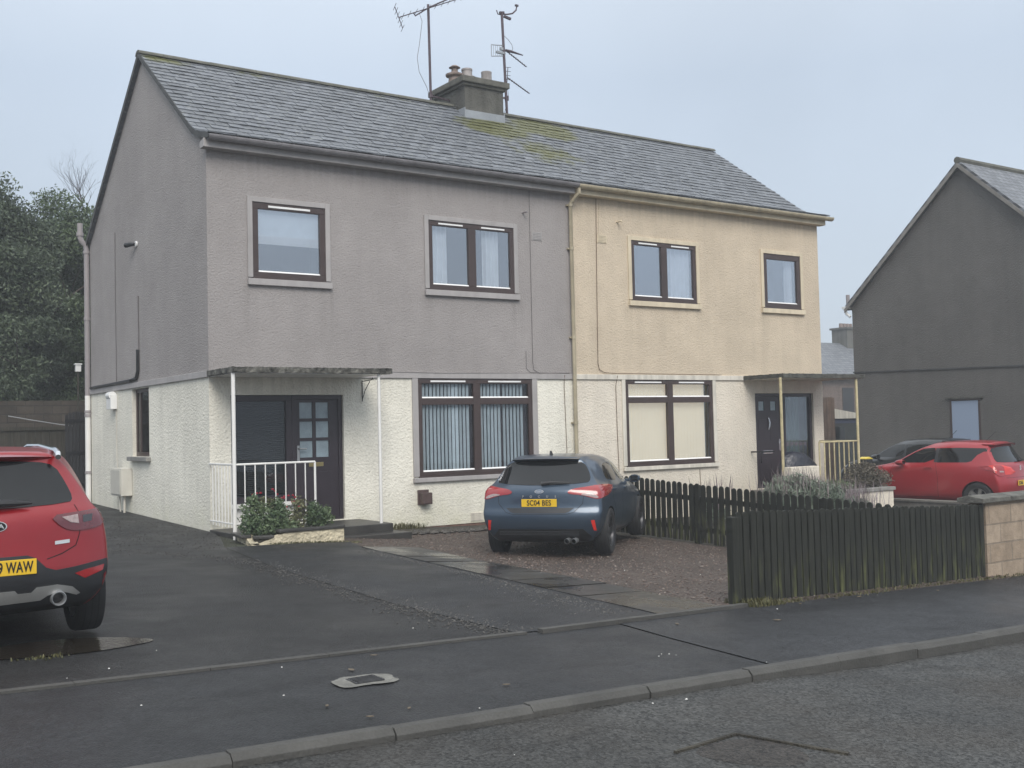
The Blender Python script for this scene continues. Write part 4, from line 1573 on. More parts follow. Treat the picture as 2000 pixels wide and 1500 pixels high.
def leaves(name, clumps, n, size, mat, parent, seed=1, flat=0.0, aspect=2.2, shell=0.55, tone_by=0.5):
    """thousands of small leaf faces spread through the volume of several clumps"""
    rg = np.random.default_rng(seed)
    vol = np.array([c[3] * c[4] * c[5] for c in clumps]) ** 0.75
    cnt = (vol / vol.sum() * n).astype(int)
    P, TN = [], []
    for (cx, cy, cz, rx, ry, rz), k in zip(clumps, cnt):
        d = rg.normal(size=(k, 3))
        d /= np.linalg.norm(d, axis=1)[:, None]
        r = rg.uniform(0, 1, k) ** shell
        lump = 1 + 0.16 * np.sin(d[:, 0] * 7 + cx * 3) * np.sin(d[:, 1] * 6 + cz) + 0.13 * np.sin(d[:, 2] * 11 + cy * 5 + d[:, 0] * 5)
        P.append(np.array([cx, cy, cz]) + d * (r * lump)[:, None] * np.array([rx, ry, rz]))
        TN.append(np.full(k, rg.uniform(0, 1)) * tone_by + rg.uniform(0, 1, k) * (1 - tone_by))
    P = np.concatenate(P)
    TN = np.concatenate(TN)
    n = len(P)
    a = rg.normal(size=(n, 3))
    a[:, 2] *= (1 - flat)
    a /= np.linalg.norm(a, axis=1)[:, None]
    b = np.cross(a, rg.normal(size=(n, 3)))
    b /= np.linalg.norm(b, axis=1)[:, None]
    s = size * rg.uniform(.55, 1.35, n)[:, None]
    a = a * s * aspect / 2
    b = b * s / 2
    V = np.empty((n, 4, 3))
    V[:, 0] = P - a
    V[:, 1] = P + b
    V[:, 2] = P + a
    V[:, 3] = P - b
    me = bpy.data.meshes.new(name)
    me.vertices.add(n * 4)
    me.vertices.foreach_set('co', V.reshape(-1))
    me.loops.add(n * 4)
    me.loops.foreach_set('vertex_index', np.arange(n * 4))
    me.polygons.add(n)
    me.polygons.foreach_set('loop_start', np.arange(n) * 4)
    try:
        me.polygons.foreach_set('loop_total', np.full(n, 4))
    except Exception:
        pass
    me.update(calc_edges=True)
    me.materials.append(mat)
    o = link(name, me, parent)
    tones(o, TN)
    return o


def branches(name, base, top, n, spread, r, mat, parent, seed=1, levels=3, up=0.6):
    rr = random.Random(seed)
    mb = MB()

    def grow(p, d, L, r, lv):
        pts = [p]
        rs = [r]
        q = Vector(p)
        dd = Vector(d).normalized()
        for k in range(4):
            dd = (dd + Vector((rr.gauss(0, .14), rr.gauss(0, .14), rr.gauss(0.04, .1)))).normalized()
            q = q + dd * L / 4
            pts.append(q.copy())
            rs.append(lerp(r, r * .45, (k + 1) / 4))
        mb.tube(pts, rs, 6 if lv < 2 else 4)
        if lv < levels:
            m = n if lv == 0 else rr.choice((2, 3, 3, 4))
            for k in range(m):
                i = rr.choice((2, 3, 4)) if lv else rr.choice((2, 3, 3, 4, 4))
                a = rr.uniform(0, 6.28)
                nd = (dd * up + Vector((math.cos(a), math.sin(a), rr.uniform(-.1, .6))) * spread).normalized()
                grow(pts[i], nd, L * rr.uniform(.45, .72), rs[i] * .62, lv + 1)
    base, top = Vector(base), Vector(top)
    grow(base, top - base, (top - base).length, r, 0)
    return mb.build(name, mat, parent, smooth=True, fix=False)


M['bark'] = mottled('grey brown bark', (0.075, 0.062, 0.055), .9, .3, 6, 30, .01)
M['leaf_bush'] = leaf_mat('small green leaves', (0.04, 0.075, 0.035), (0.13, 0.17, 0.085))
M['leaf_olive'] = leaf_mat('olive sage leaves', (0.07, 0.085, 0.04), (0.19, 0.19, 0.10))
M['leaf_grey'] = leaf_mat('grey green lavender leaves', (0.085, 0.115, 0.085), (0.20, 0.235, 0.18))
M['stalk'] = leaf_mat('dry lavender stalks', (0.14, 0.12, 0.12), (0.30, 0.255, 0.25))
M['leaf_brown'] = leaf_mat('brownish heather leaves', (0.065, 0.062, 0.045), (0.16, 0.135, 0.105))
M['twig'] = mottled('dark bare twigs', (0.06, 0.045, 0.045), .9, .2, 8, 40, 0)
M['flower_red'] = simple('dark red petals', (0.30, 0.012, 0.03), .6)
M['leaf_conifer'] = leaf_mat('dark evergreen sprays', (0.022, 0.038, 0.022), (0.13, 0.165, 0.10))
M['leaf_conifer2'] = leaf_mat('deep green sprays', (0.022, 0.042, 0.022), (0.10, 0.14, 0.065))
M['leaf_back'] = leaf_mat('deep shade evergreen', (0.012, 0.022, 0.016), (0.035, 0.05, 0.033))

# left planter: low rendered walls with dark coping, front corner broken
pl = empty('planter', (0.6, -1.7, H(.6, -1.7)), 0, 'low cream roughcast planter with a dark coping and a broken corner by the left doorstep', 'planter')
o_ = pl.location
PX0, PX1, PY0, PY1 = -0.17, 1.26, -2.12, -1.23


def to_local(pts, o):
    return [(p[0] - o[0], p[1] - o[1], p[2] - o[2]) for p in pts]


mb = MB()
n = 14
V, F = [], []
for (a, b) in (((-0.03, PY1), (PX0, PY0)), ((PX0, PY0), (PX1, PY0)), ((PX1, PY0), (PX1, PY1))):
    d = Vector((b[0] - a[0], b[1] - a[1], 0)).normalized()
    nn = Vector((d.y, -d.x, 0))
    for i in range(n):
        p, q = Vector((*a, 0)).lerp(Vector((*b, 0)), i / n), Vector((*a, 0)).lerp(Vector((*b, 0)), (i + 1) / n)

        def top(pt):
            dd = math.hypot(pt.x - PX0 - .1, pt.y - PY0)
            return 0.10 - .13 * max(0, 1 - dd / .42) - (0.02 if pt.x < .2 else 0)
        ps = [(p.x, p.y, -.32), (q.x, q.y, -.32), (q.x, q.y, top(q)), (p.x, p.y, top(p))]
        ib = [(v[0] - nn.x * .12, v[1] - nn.y * .12, v[2]) for v in ps]
        mb.add(to_local(ps + ib, o_), [(0, 1, 2, 3), (7, 6, 5, 4), (3, 2, 6, 7)])
mb.build('planter_wall', harl('cream weathered roughcast', (0.62, 0.55, 0.40), 16, .035, var=.2, streak=.25), pl)
mb = MB()
for (a, b, z) in (((PX0 + .42, PY0 + .055), (PX1 + .01, PY0 + .055), .125), ((PX1 - .055, PY0 + .12), (PX1 - .055, PY1), .125), ((-.06, PY1 - .02), (PX0 + .03, PY0 + .25), .06), ((PX0 + .1, PY0 + .18), (PX0 + .38, PY0 + .10), .05)):
    mb.bar(to_local([(*a, z)], o_)[0], to_local([(*b, z)], o_)[0], .16, .045)
mb.build('coping', M['step'], pl, bevel=.012)
mb = MB()
mb.prism([(PX0 + .1 - o_[0], PY0 + .1 - o_[1]), (PX1 - .1 - o_[0], PY0 + .1 - o_[1]), (PX1 - .1 - o_[0], PY1 - o_[1]), (-.0 - o_[0], PY1 - o_[1])], 'z', -.25 - o_[2], .02 - o_[2])
mb.build('planter_soil', M['soil'], pl)


def shrub(name, label, cat, loc, clumps, n, size, mat, group=None, stem=True, seed=1, **kw):
    r = empty(name, loc, 0, label, cat, group)
    leaves('foliage', clumps, n, size, mat, r, seed, **kw)
    if stem:
        branches('stem', (0, 0, -.05), (0, 0, clumps[0][2] * .9), 5, .8, .012, M['twig'], r, seed, 2)
    return r


shrub('shrub', 'bright green leafy shrub at the left end of the planter by the railing post', 'shrub', (0.10, -1.62, .04),
      [(0, 0, .26, .22, .22, .30), (-.10, -.1, .14, .2, .2, .2), (.14, -.12, .12, .2, .18, .16), (-.03, .02, .48, .10, .1, .14)], 2600, .026, M['leaf_bush'], 'shrubs in the left planter', seed=3)
shrub('shrub', 'green shrub with upright sprigs second from the left in the planter', 'shrub', (0.42, -1.66, .04),
      [(0, 0, .22, .18, .18, .26), (.1, -.1, .10, .2, .16, .14), (0.02, 0, .42, .09, .09, .13)], 2000, .026, M['leaf_bush'], 'shrubs in the left planter', seed=4)
shrub('shrub', 'sparse dark rose bush with a few red flowers in the middle of the planter', 'shrub', (0.72, -1.62, .04),
      [(0, 0, .22, .22, .18, .24), (-.12, -.1, .12, .18, .15, .14), (.05, 0, .42, .14, .12, .14)], 900, .024, M['leaf_olive'], 'shrubs in the left planter', seed=5)
rb = branches('stem', (0, 0, 0), (0.02, 0, .46), 9, .7, .008, M['twig'], bpy.data.objects['shrub.002'], 9, 3)
mb = MB()
for _ in range(9):
    c = Vector((random.uniform(-.2, .2), random.uniform(-.1, .1), random.uniform(.36, .62)))
    mb.lathe([(.0, -.012), (.018, -.006), (.02, .008), (.0, .016)], c, 7)
mb.build('flowers', M['flower_red'], bpy.data.objects['shrub.002'], smooth=True)
shrub('shrub', 'round green shrub at the right end of the planter in front of the door', 'shrub', (1.02, -1.66, .05),
      [(0, 0, .20, .17, .17, .22), (.14, .02, .12, .16, .15, .16), (-.05, 0, .36, .08, .08, .12), (.2, .03, .25, .07, .07, .12)], 2200, .026, M['leaf_bush'], 'shrubs in the left planter', seed=6)
# white pot on the step behind the railing
pt = empty('flower_pot', (0.70, -.62, .035), 0, 'small white trough of red flowers behind the railing below the sidelight', 'flower pot')
mb = MB()
mb.prism([(-.20, .0), (.20, .0), (.23, .26), (-.23, .26)], 'y', -.11, .11)
mb.build('pot', M['white_plastic'], pt, bevel=.01)
leaves('foliage', [(0, 0, .36, .22, .1, .14)], 500, .03, M['leaf_olive'], pt, 21)
mb = MB()
for _ in range(7):
    c = Vector((random.uniform(-.24, .24), random.uniform(-.12, .05), random.uniform(.36, .62)))
    mb.lathe([(.0, -.015), (.022, -.008), (.024, .01), (.0, .02)], c, 7)
mb.build('flowers', M['flower_red'], pt, smooth=True)

# --- picket fences


def picket(mb, c, d, w, th, z0, z1, rnd=True, lean=0.0):
    """one board: centre c (x,y), along-direction d, round head"""
    d = Vector((d[0], d[1], 0)).normalized()
    nrm = Vector((d.y, -d.x, 0))
    pts = [(-w / 2, z0), (w / 2, z0)]
    if rnd:
        for k in range(7):
            a = PI * k / 6
            pts.append((math.cos(a) * w / 2, z1 - w / 2 + math.sin(a) * w / 2))
    else:
        pts += [(w / 2, z1 - .012), (w / 2 - .012, z1), (-w / 2 + .012, z1), (-w / 2, z1 - .012)]
    c = Vector((c[0], c[1], 0))
    n = len(pts)
    V = []
    for s in (-th / 2, th / 2):
        for (u, z) in pts:
            p = c + d * (u + lean * (z - z0)) + nrm * s
            V.append((p.x, p.y, z))
    F = [tuple(range(n - 1, -1, -1)), tuple(range(n, 2 * n))] + [(i, (i + 1) % n, (i + 1) % n + n, i + n) for i in range(n)]
    mb.add(V, F)


def picket_fence(name, label, a, b, ztop, zbot, n, w, rails, posts, group, rail_side=1):
    base = ((a[0] + b[0]) / 2, (a[1] + b[1]) / 2)
    bz = G(*base)
    r = empty(name, (base[0], base[1], bz), 0, label, 'fence', group)
    d = Vector((b[0] - a[0], b[1] - a[1], 0))
    dn = d.normalized()
    nr = Vector((dn.y, -dn.x, 0)) * rail_side

    def loc(f, off=0.0):
        return (lerp(a[0], b[0], f) - base[0] + nr.x * off, lerp(a[1], b[1], f) - base[1] + nr.y * off)
    for k in range(n):
        f = (k + .5) / n
        mb = MB()
        picket(mb, loc(f), dn, w * random.uniform(.97, 1.03), .02, lerp(zbot[0], zbot[1], f) - bz + random.uniform(-.012, .012), lerp(ztop[0], ztop[1], f) - bz + random.uniform(-.008, .008), True, random.uniform(-.012, .012))
        mb.build('picket', M['fence_wood'], r)
    for h in rails:
        mb = MB()
        p, q = loc(0, .04), loc(1, .04)
        mb.bar((*p, lerp(zbot[0], ztop[0], h) - bz), (*q, lerp(zbot[1], ztop[1], h) - bz), .038, .075)
        mb.build('rail', M['fence_wood'], r)
    for f in posts:
        p = loc(f, .10)
        mb = MB()
        mb.box(p[0] - .045, p[0] + .045, p[1] - .045, p[1] + .045, lerp(zbot[0], zbot[1], f) - bz - .2, lerp(ztop[0], ztop[1], f) - bz - .03)
        mb.build('post', M['fence_wood'], r, bevel=.006)
    return r


picket_fence('picket_fence', 'dark picket fence with rounded tops between the gravel and the neighbouring garden', (6.30, -9.15), (6.30, -1.6), (.335, .69), (-.47, -.28), 58, .094,
             (.22, .74), (.02, .33, .66, .97), 'dark picket fences', 1)
ff = picket_fence('picket_fence', 'dark close boarded picket fence along the pavement with green algae at its foot', (1.93, -9.32), (6.02, -9.32), (.655, .485), (-.225, -.375), 44, .074,
                  (.24, .80), (.36, .7, .99), 'dark picket fences', -1)
mb = MB()
mb.box(-2.13, -2.05, -.045, .045, -.25, .90)
mb.build('post', M['fence_wood'], ff, bevel=.008)

# --- block wall beside the fence
bw = empty('block_wall', (8.6, -9.22, G(8.6, -9.22)), 0, 'low tan blockwork wall with a lichened coping at the right end of the fence', 'wall')
bz = bw.location.z
mb = MB()
mb.box(-2.54, 3.4, -.11, .11, -.4, .50 - bz)
mb.build('blockwork', brick_mat('tan concrete block', (0.35, 0.272, 0.20), (0.41, 0.325, 0.245), (0.28, 0.23, 0.18), .45, .226, .009, bump=.006), bw)
mb = MB()
x = -2.68
while x < 3.3:
    mb.prism([(-.17, .50 - bz), (.17, .50 - bz), (.17, .55 - bz), (.03, .585 - bz), (-.17, .555 - bz)], 'x', x, x + .6 - .006)
    x += .6
mb.build('coping', M['coping'], bw, bevel=.008)

# --- right hand house front: low wall, planter, shrubs, covered bundle
lw = empty('low_wall', (12.3, -1.36, H(12.3, -1.36)), 0, 'short cream rendered wall beside the steps of the right hand door', 'wall')
MB().box(-.62, .24, -.10, .10, -.2, .56 - lw.location.z).build('wall', M['harl_pink'], lw, bevel=.01)
cov = empty('covered_bundle', (12.88, -.62, .03), 0, 'rounded dark navy waterproof cover standing on the step by the right hand door', 'cover')
mb = MB()
V, F = [], []
nu, nv = 20, 10
for j in range(nv + 1):
    ph = PI / 2 * j / nv
    for i in range(nu):
        a = 2 * PI * i / nu
        rr = 1 + .05 * math.sin(5 * a + j) + .04 * math.sin(9 * a)
        V.append((math.cos(a) * .62 * math.cos(ph) ** .7 * rr, math.sin(a) * .30 * math.cos(ph) ** .7 * rr, (.80 - .22 * math.cos(a) * math.cos(ph)) * math.sin(ph) ** .9))
for j in range(nv):
    for i in range(nu):
        F.append((j * nu + i, j * nu + (i + 1) % nu, (j + 1) * nu + (i + 1) % nu, (j + 1) * nu + i))
mb.add(V, F)
mb.build('cover', M['bag'], cov, smooth=True)

npl = empty('planter', (13.33, -1.65, H(13.33, -1.65)), 0, 'pale planter with a grey coping below the cream railing on the right', 'planter')
bz = npl.location.z
mb = MB()
mb.box(-.72, .78, -.45, -.33, -.3, .0 - bz)
mb.box(.66, .78, -.33, .42, -.3, .0 - bz)
mb.box(-.72, -.60, -.33, .42, -.3, .0 - bz)
mb.build('planter_wall', M['harl_pink'], npl)
mb = MB()
mb.box(-.76, .82, -.49, -.29, .0 - bz, .07 - bz)
mb.box(.62, .82, -.289, .42, .0 - bz, .07 - bz)
mb.box(-.76, -.56, -.289, .42, .0 - bz, .07 - bz)
mb.build('coping', M['sill_grey'], npl, bevel=.01)
MB().box(-.6, .66, -.33, .4, -.2, -.04 - bz).build('planter_soil', M['soil'], npl)
shrub('shrub', 'brownish heathery shrub in the pale planter beside the red hatchback', 'shrub', (13.80, -1.6, .0),
      [(0, 0, .28, .50, .40, .34), (.25, -.1, .20, .42, .35, .26), (-.3, 0, .16, .4, .3, .22), (.05, 0, .42, .3, .25, .18)], 9000, .022, M['leaf_brown'], seed=11, flat=.2)
shrub('shrub', 'low green plant at the foot of the cream railing', 'shrub', (12.98, -1.62, .0),
      [(0, 0, .10, .4, .25, .16), (-.2, 0, .1, .3, .2, .14)], 1500, .03, M['leaf_bush'], seed=12, stem=False)
# lavender in the neighbouring garden
lv = shrub('lavender', 'large grey green lavender bush with dry flower stalks behind the picket fence', 'shrub', (10.5, -2.6, H(10.5, -2.6)),
           [(0, 0, .56, .72, .55, .42), (.55, -.1, .46, .6, .45, .36), (-.5, 0, .42, .5, .4, .3)], 12000, .026, M['leaf_grey'], seed=13, aspect=4.5, flat=-.6)
pts, hts = [], []
for _ in range(520):
    px, py = random.gauss(.1, .50), random.gauss(0, .25)
    pts.append((px, py, .62 + random.uniform(-.1, .15) - abs(px) * .15))
    hts.append(random.uniform(.22, .50))
blades('flower_stalks', pts, hts, M['stalk'], .55, .0055, parent=lv, kind='stuff')
lv2 = shrub('lavender', 'pale dry lavender with purplish stalks between the large lavender and the pale planter', 'shrub', (12.25, -2.35, H(12.25, -2.35)),
            [(0, 0, .25, .45, .4, .28), (.3, 0, .2, .35, .3, .22)], 3000, .03, M['leaf_grey'], seed=14, aspect=4.5, flat=-.6)
pts, hts = [], []
for _ in range(380):
    px, py = random.gauss(0, .34), random.gauss(0, .25)
    pts.append((px, py, .25))
    hts.append(random.uniform(.3, .62))
blades('flower_stalks', pts, hts, leaf_mat('faded purple stalks', (0.16, 0.13, 0.14), (0.30, 0.25, 0.27)), .6, .006, parent=lv2, kind='stuff')
lv3 = empty('lavender', (9.2, -1.7, H(9.2, -1.7)), 0, 'small clump of upright purple lavender spikes against the pale wall left of the door', 'shrub')
pts, hts = [], []
for _ in range(46):
    px, py = random.gauss(0, .34), random.gauss(0, .15)
    pts.append((px, py, .3))
    hts.append(random.uniform(.4, .72))
blades('flower_stalks', pts, hts, leaf_mat('purple brown spikes', (0.10, 0.07, 0.09), (0.2, 0.15, 0.17)), .4, .010, parent=lv3, kind='stuff')
leaves('foliage', [(0, 0, .3, .4, .2, .25)], 900, .03, M['leaf_grey'], lv3, 31, aspect=4.5)
shrub('shrub', 'yellow green tuft at the left corner of the pale planter', 'shrub', (12.5, -2.3, H(12.5, -2.3)), [(0, 0, .32, .22, .2, .22), (.2, 0, .2, .2, .2, .2)], 900, .03,
      leaf_mat('yellow green leaves', (0.14, 0.15, 0.04), (0.30, 0.30, 0.09)), seed=15, stem=False)
dw = empty('low_wall', (14.95, -4.6, G(14.95, -4.6)), 0, 'low grey wall along the driveway in front of the red hatchback', 'wall')
mb = MB()
mb.box(-.09, .09, -4.2, 3.2, -.2, .26)
mb.box(-.12, .12, -4.2, 3.2, .26, .31)
mb.build('wall', M['concrete'], dw, bevel=.01)

# =============================================================== back garden on the left
fb = empty('timber_fence', (-2.0, 9.2, H(-2, 9.2)), 0, 'tall old dark timber fence behind the red car', 'fence')
bz = fb.location.z
mb = MB()
x = -7.0
while x < 2.2:
    mb.box(x, x + .145, -.012, .012, -.1, 1.78 - bz + random.uniform(-.01, .01))
    x += .15
mb.build('boards', M['fence_back'], fb)
mb = MB()
mb.box(-7, 2.2, -.05, -.013, 1.70 - bz, 1.78 - bz)
mb.build('rail', M['fence_back'], fb)
bwall = empty('garden_wall', (-3, 11.2, H(-3, 11.2)), 0, 'old brownish garden wall under the evergreens on the left', 'wall')
MB().box(-9, 6, -.15, .15, -.3, 2.12).build('wall', brick_mat('old brown wall', (0.062, 0.052, 0.043), (0.080, 0.066, 0.054), (0.05, 0.045, 0.04), .4, .2, .012), bwall)
gt = empty('garden_gate', (-.02, 8.5, H(0, 8.5)), 0, 'tall black arched garden gate beside the gable', 'gate')
mb = MB()
for k in range(7):
    u = -.22 + k * .075
    hgt = 1.72 + .22 * math.sqrt(max(0, 1 - ((u) / .30) ** 2))
    mb.box(u - .032, u + .032, -.012, .012, .06, hgt)
mb.build('boards', M['black_plastic'], gt)
mb = MB()
for z in (.3, 1.0, 1.7):
    mb.box(-.26, .26, -.04, -.013, z, z + .07)
mb.build('rail', M['black_iron'], gt)
mb = MB()
mb.tube([(-1.35, 8.9, 2.02), (-.9, 8.9, 1.93), (-.3, 8.9, 1.82), (.0, 8.9, 1.78)], .012, 6)
tag(mb.build('garden_pole', M['steel_dull']), 'thin grey pole leaning along the top of the dark timber fence', 'pole')
bx = empty('post_box', (0.40, 10.2, H(.40, 10.2)), 0, 'small white box on a thin post in front of the evergreens', 'box')
MB().tube([(0, 0, 0), (0, 0, 2.95)], .02, 8).build('post', M['fence_back'], bx)
mb = MB()
mb.box(-.06, .06, -.05, .05, 2.90, 3.06)
mb.box(-.08, .08, -.07, .07, 3.06, 3.09)
mb.build('box', M['white_plastic'], bx, bevel=.006)


def tree(label, loc, clumps, n, size, mat, seed, h, group='evergreen trees behind the timber fence', **kw):
    r = empty('evergreen_tree', loc, 0, label, 'tree', group)
    leaves('crown', clumps, n, size, mat, r, seed, **kw)
    branches('trunk', (0, 0, -.3), (0, 0, h * .6), 8, .8, .17, M['bark'], r, seed, 2)
    return r


def clumpset(seed, n, rx, ry, z0, z1, r0, r1, taper=.6):
    rg = random.Random(seed)
    out = []
    for _ in range(n):
        f = rg.random()
        z = lerp(z0, z1, f)
        k = math.sqrt(max(.05, 1 - (f * 2 - 1) ** 2 * taper))
        a, q = rg.uniform(0, 6.28), rg.uniform(.2, 1) ** .5
        s = rg.uniform(r0, r1)
        out.append((math.cos(a) * rx * k * q, math.sin(a) * ry * k * q, z, s * 1.25, s * 1.1, s * .72))
    return out


tree('broad dark evergreen with pale sprays at the left edge of the photo', (-1.3, 14.2, H(-1.3, 14.2)),
     clumpset(3, 75, 1.75, 1.6, 1.6, 7.3, .5, .85, .75) + [(.35, -.3, 7.55, .75, .7, .62), (.95, -.4, 7.0, .6, .6, .5), (-.3, 0, 7.9, .6, .6, .4)], 165000, .041, M['leaf_conifer'], 3, 7.2, shell=.42, tone_by=.62, aspect=2.6)
tree('dense rounded evergreen close to the gable', (1.35, 16.2, H(1.35, 16.2)),
     clumpset(8, 70, 1.45, 1.5, 1.6, 7.3, .5, .8, .8) + [(-.2, -.3, 7.8, .75, .7, .6), (.7, -.2, 7.45, .7, .7, .6)], 145000, .041, M['leaf_conifer2'], 8, 7.4, shell=.42, tone_by=.6, aspect=2.6)
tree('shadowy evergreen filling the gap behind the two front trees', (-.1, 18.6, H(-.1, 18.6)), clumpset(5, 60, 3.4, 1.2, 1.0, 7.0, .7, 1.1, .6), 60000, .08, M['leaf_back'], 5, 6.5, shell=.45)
bt = empty('bare_tree', (3.3, 21.0, H(3.3, 21)), 0, 'leafless tree with fine upright twigs behind the evergreens', 'tree')
MB().tube([(0, 0, -.2), (.05, 0, 3), (-.03, 0, 5.6), (.02, 0, 8.3)], [.16, .13, .09, .05], 8).build('trunk', M['bark'], bt, smooth=True)
branches('crown', (.02, 0, 8.1), (.03, 0, 9.5), 20, .6, .028, M['twig'], bt, 17, 4, .9)

# =============================================================== neighbouring buildings
gh = empty('grey_gable_house', (22, 1.1, G(22, 1.1)), 0, 'tall dark grey roughcast house seen end on at the right edge', 'house')
bz = gh.location.z


def L(y, z):
    return (0, y - 1.1, z - bz)


mb = MB()
mb.add([L(-2.75, -1.2), L(5.0, -1.2), L(5.0, 5.0), L(1.13, 8.55), L(-2.75, 5.0)], [(4, 3, 2, 1, 0)])
mb.add([(0, -2.75 - 1.1, -1.2 - bz), (14, -2.75 - 1.1, -1.2 - bz), (14, -2.75 - 1.1, 5 - bz), (0, -2.75 - 1.1, 5 - bz)], [(0, 1, 2, 3)])
mb.add([(0, 3.9, -1.2 - bz), (14, 3.9, -1.2 - bz), (14, 3.9, 5 - bz), (0, 3.9, 5 - bz)], [(3, 2, 1, 0)])
mb.build('wall', M['harl_dark'], gh, fix=False)
mb = MB()
mb.bar((-.02, 3.92, 2.96 - bz), (-.02, -3.87, 2.80 - bz), .03, .035)
mb.build('string_course', mottled('dark render ledge', (0.065, 0.066, 0.066), .9, .2, 4, 40, .003), gh)
mb = MB()
for (ya, za, yb, zb_) in ((1.13, 8.70, 5.18, 4.99), (1.13, 8.70, -2.95, 4.99)):
    mb.add([(-.14, ya - 1.1, za - bz), (-.14, yb - 1.1, zb_ - bz), (14, yb - 1.1, zb_ - bz), (14, ya - 1.1, za - bz),
            (-.14, ya - 1.1, za - bz - .09), (-.14, yb - 1.1, zb_ - bz - .09), (14, yb - 1.1, zb_ - bz - .09), (14, ya - 1.1, za - bz - .09)],
           [(0, 1, 2, 3), (7, 6, 5, 4), (0, 4, 5, 1), (1, 5, 6, 2)])
sl2 = NT('slate courses')
br = sl2.n('ShaderNodeTexBrick')
for k, v in (('Scale', 1.0), ('Brick Width', .26), ('Row Height', .2), ('Mortar Size', .012)):
    br.inputs[k].default_value = v
br.inputs['Color1'].default_value = (.13, .14, .155, 1)
br.inputs['Color2'].default_value = (.20, .21, .23, 1)
br.inputs['Mortar'].default_value = (.05, .052, .056, 1)
uvn = sl2.n('ShaderNodeCombineXYZ')
xyz = sl2.xyz()
sl2.l(xyz[0], uvn.inputs[0])
sl2.l(sl2.math('MULTIPLY', xyz[2], 1.45), uvn.inputs[1])
sl2.l(uvn.outputs[0], br.inputs['Vector'])
sl2.set(color=sl2.mix(br.outputs['Color'], sl2.ramp(sl2.noise(5, 4), [(.3, .75), (.7, 1.15)]), .9, 'MULTIPLY'), rough=.55, normal=sl2.bump(sl2.math('MULTIPLY', br.outputs['Fac'], -1), .02))
groof = mb.build('roof', sl2.mat, gh)
mb = MB()
mb.tube([(-.16, .03, 8.70 - bz), (14, .03, 8.70 - bz)], .10, 8)
mb.build('ridge_tiles', M['ridge'], groof)
mb = MB()
for (ya, za, yb, zb_) in ((1.13, 8.62, 5.16, 4.92), (1.13, 8.62, -2.93, 4.92)):
    mb.obox(((-.15), (ya + yb) / 2 - 1.1, (za + zb_) / 2 - bz - .06), (.02, 0, 0), (0, (yb - ya) / 2, (zb_ - za) / 2), (0, .0, .06))
mb.build('bargeboard', mottled('faded bargeboard paint', (0.22, 0.205, 0.185), .8, .2, 3, 40, .002, streak=.2), groof)
mb = MB()
mb.box(-.16, 14, 4.0, 4.16, 4.93 - bz, 5.0 - bz)
mb.tube([(-.04, 4.14, 4.95 - bz), (-.04, 4.08, 4.78 - bz), (-.03, 3.95, 4.68 - bz)], .045, 8)
mb.build('gutter', M['white_plastic'], gh)
mb = MB()
mb.tube([(.1, 4.12, 4.9 - bz), (.1, 4.12, 5.38 - bz)], .06, 10)
mb.build('vent_pipe', M['pipe_grey'], gh, smooth=True)
mb = MB()
framebars_y = [(.88, 1.70, .15, 1.98)]
mb.box(-.01, .03, 1.70 - 1.1, 1.76 - 1.1, .10 - bz, 2.02 - bz)
mb.box(-.01, .03, .82 - 1.1, .88 - 1.1, .10 - bz, 2.02 - bz)
mb.box(-.012, .03, .88 - 1.1, 1.70 - 1.1, 1.97 - bz, 2.02 - bz)
gwin = mb.build('window', M['brown_upvc'], gh)
t = NT('pale blue blind')
t.set(color=(.27, .335, .45), rough=.4)  # plain pale blue of a closed blind
MB().box(-.004, .0, .881 - 1.1, 1.699 - 1.1, .12 - bz, 1.968 - bz).build('pane', t.mat, gwin)
MB().box(-.06, .0, .70 - 1.1, 1.86 - 1.1, 2.022 - bz, 2.06 - bz).build('lintel', M['canopy_edge_grey'], gwin)

fh = empty('far_house', (50, 26, G(50, 26)), 0, 'distant brown walled house with a purplish slate roof seen in the gap', 'house')
bz = fh.location.z
mb = MB()
mb.box(-10, 14, -.6, 7, -.5, 3.95 - bz)
mb.build('wall', brick_mat('dull brown brick', (.17, .12, .10), (.21, .15, .125), (.2, .17, .15), .22, .075, .01), fh)
mb = MB()
mb.prism([(-1.0, 3.9 - bz), (3.2, 6.42 - bz), (7.4, 3.9 - bz)], 'x', -10.3, 14.3)
mb.build('roof', sl2.mat, fh)
mb = MB()
mb.box(1.45, 2.75, 2.6, 3.8, 6.0 - bz, 7.30 - bz)
mb.box(1.35, 2.85, 2.5, 3.9, 7.3 - bz, 7.42 - bz)
fch = mb.build('chimney', M['stack'], fh)
for k in range(4):
    MB().lathe([(.13, 7.42 - bz), (.11, 7.70 - bz)], (1.62 + k * .32, 3.2, 0), 10).build('chimney_pot', M['pot'], fch)
mb = MB()
mb.box(-3.2, -2.2, -.63, -.58, 1.9 - bz, 3.4 - bz)
mb.build('window', M['black_plastic'], fh)
tf = empty('timber_fence', (26, 10, H(26, 10)), 0, 'brown upright timber panel at the far end of the gap beside the cream house', 'fence')
mb = MB()
for k in range(10):
    mb.box(-.35 + k * .15, -.21 + k * .15, -.015, .015, 0, 2.35 - tf.location.z + random.uniform(-.01, .01))
mb.build('boards', M['timber'], tf)
sh = empty('garden_shed', (28.4, 11, H(28.4, 11)), 0, 'small dark shed with a white gable end seen in the gap', 'shed')
bz = sh.location.z
mb = MB()
mb.box(-1.0, 1.4, 0, 2.2, -.3, 1.50 - bz)
mb.build('wall', simple('dark shed boarding', (.05, .055, .055), .8), sh)
mb = MB()
mb.box(-1.02, 1.42, -.02, -.003, 1.38 - bz, 1.56 - bz)
mb.build('fascia', simple('dark blue band', (.05, .06, .11), .6), sh)
mb = MB()
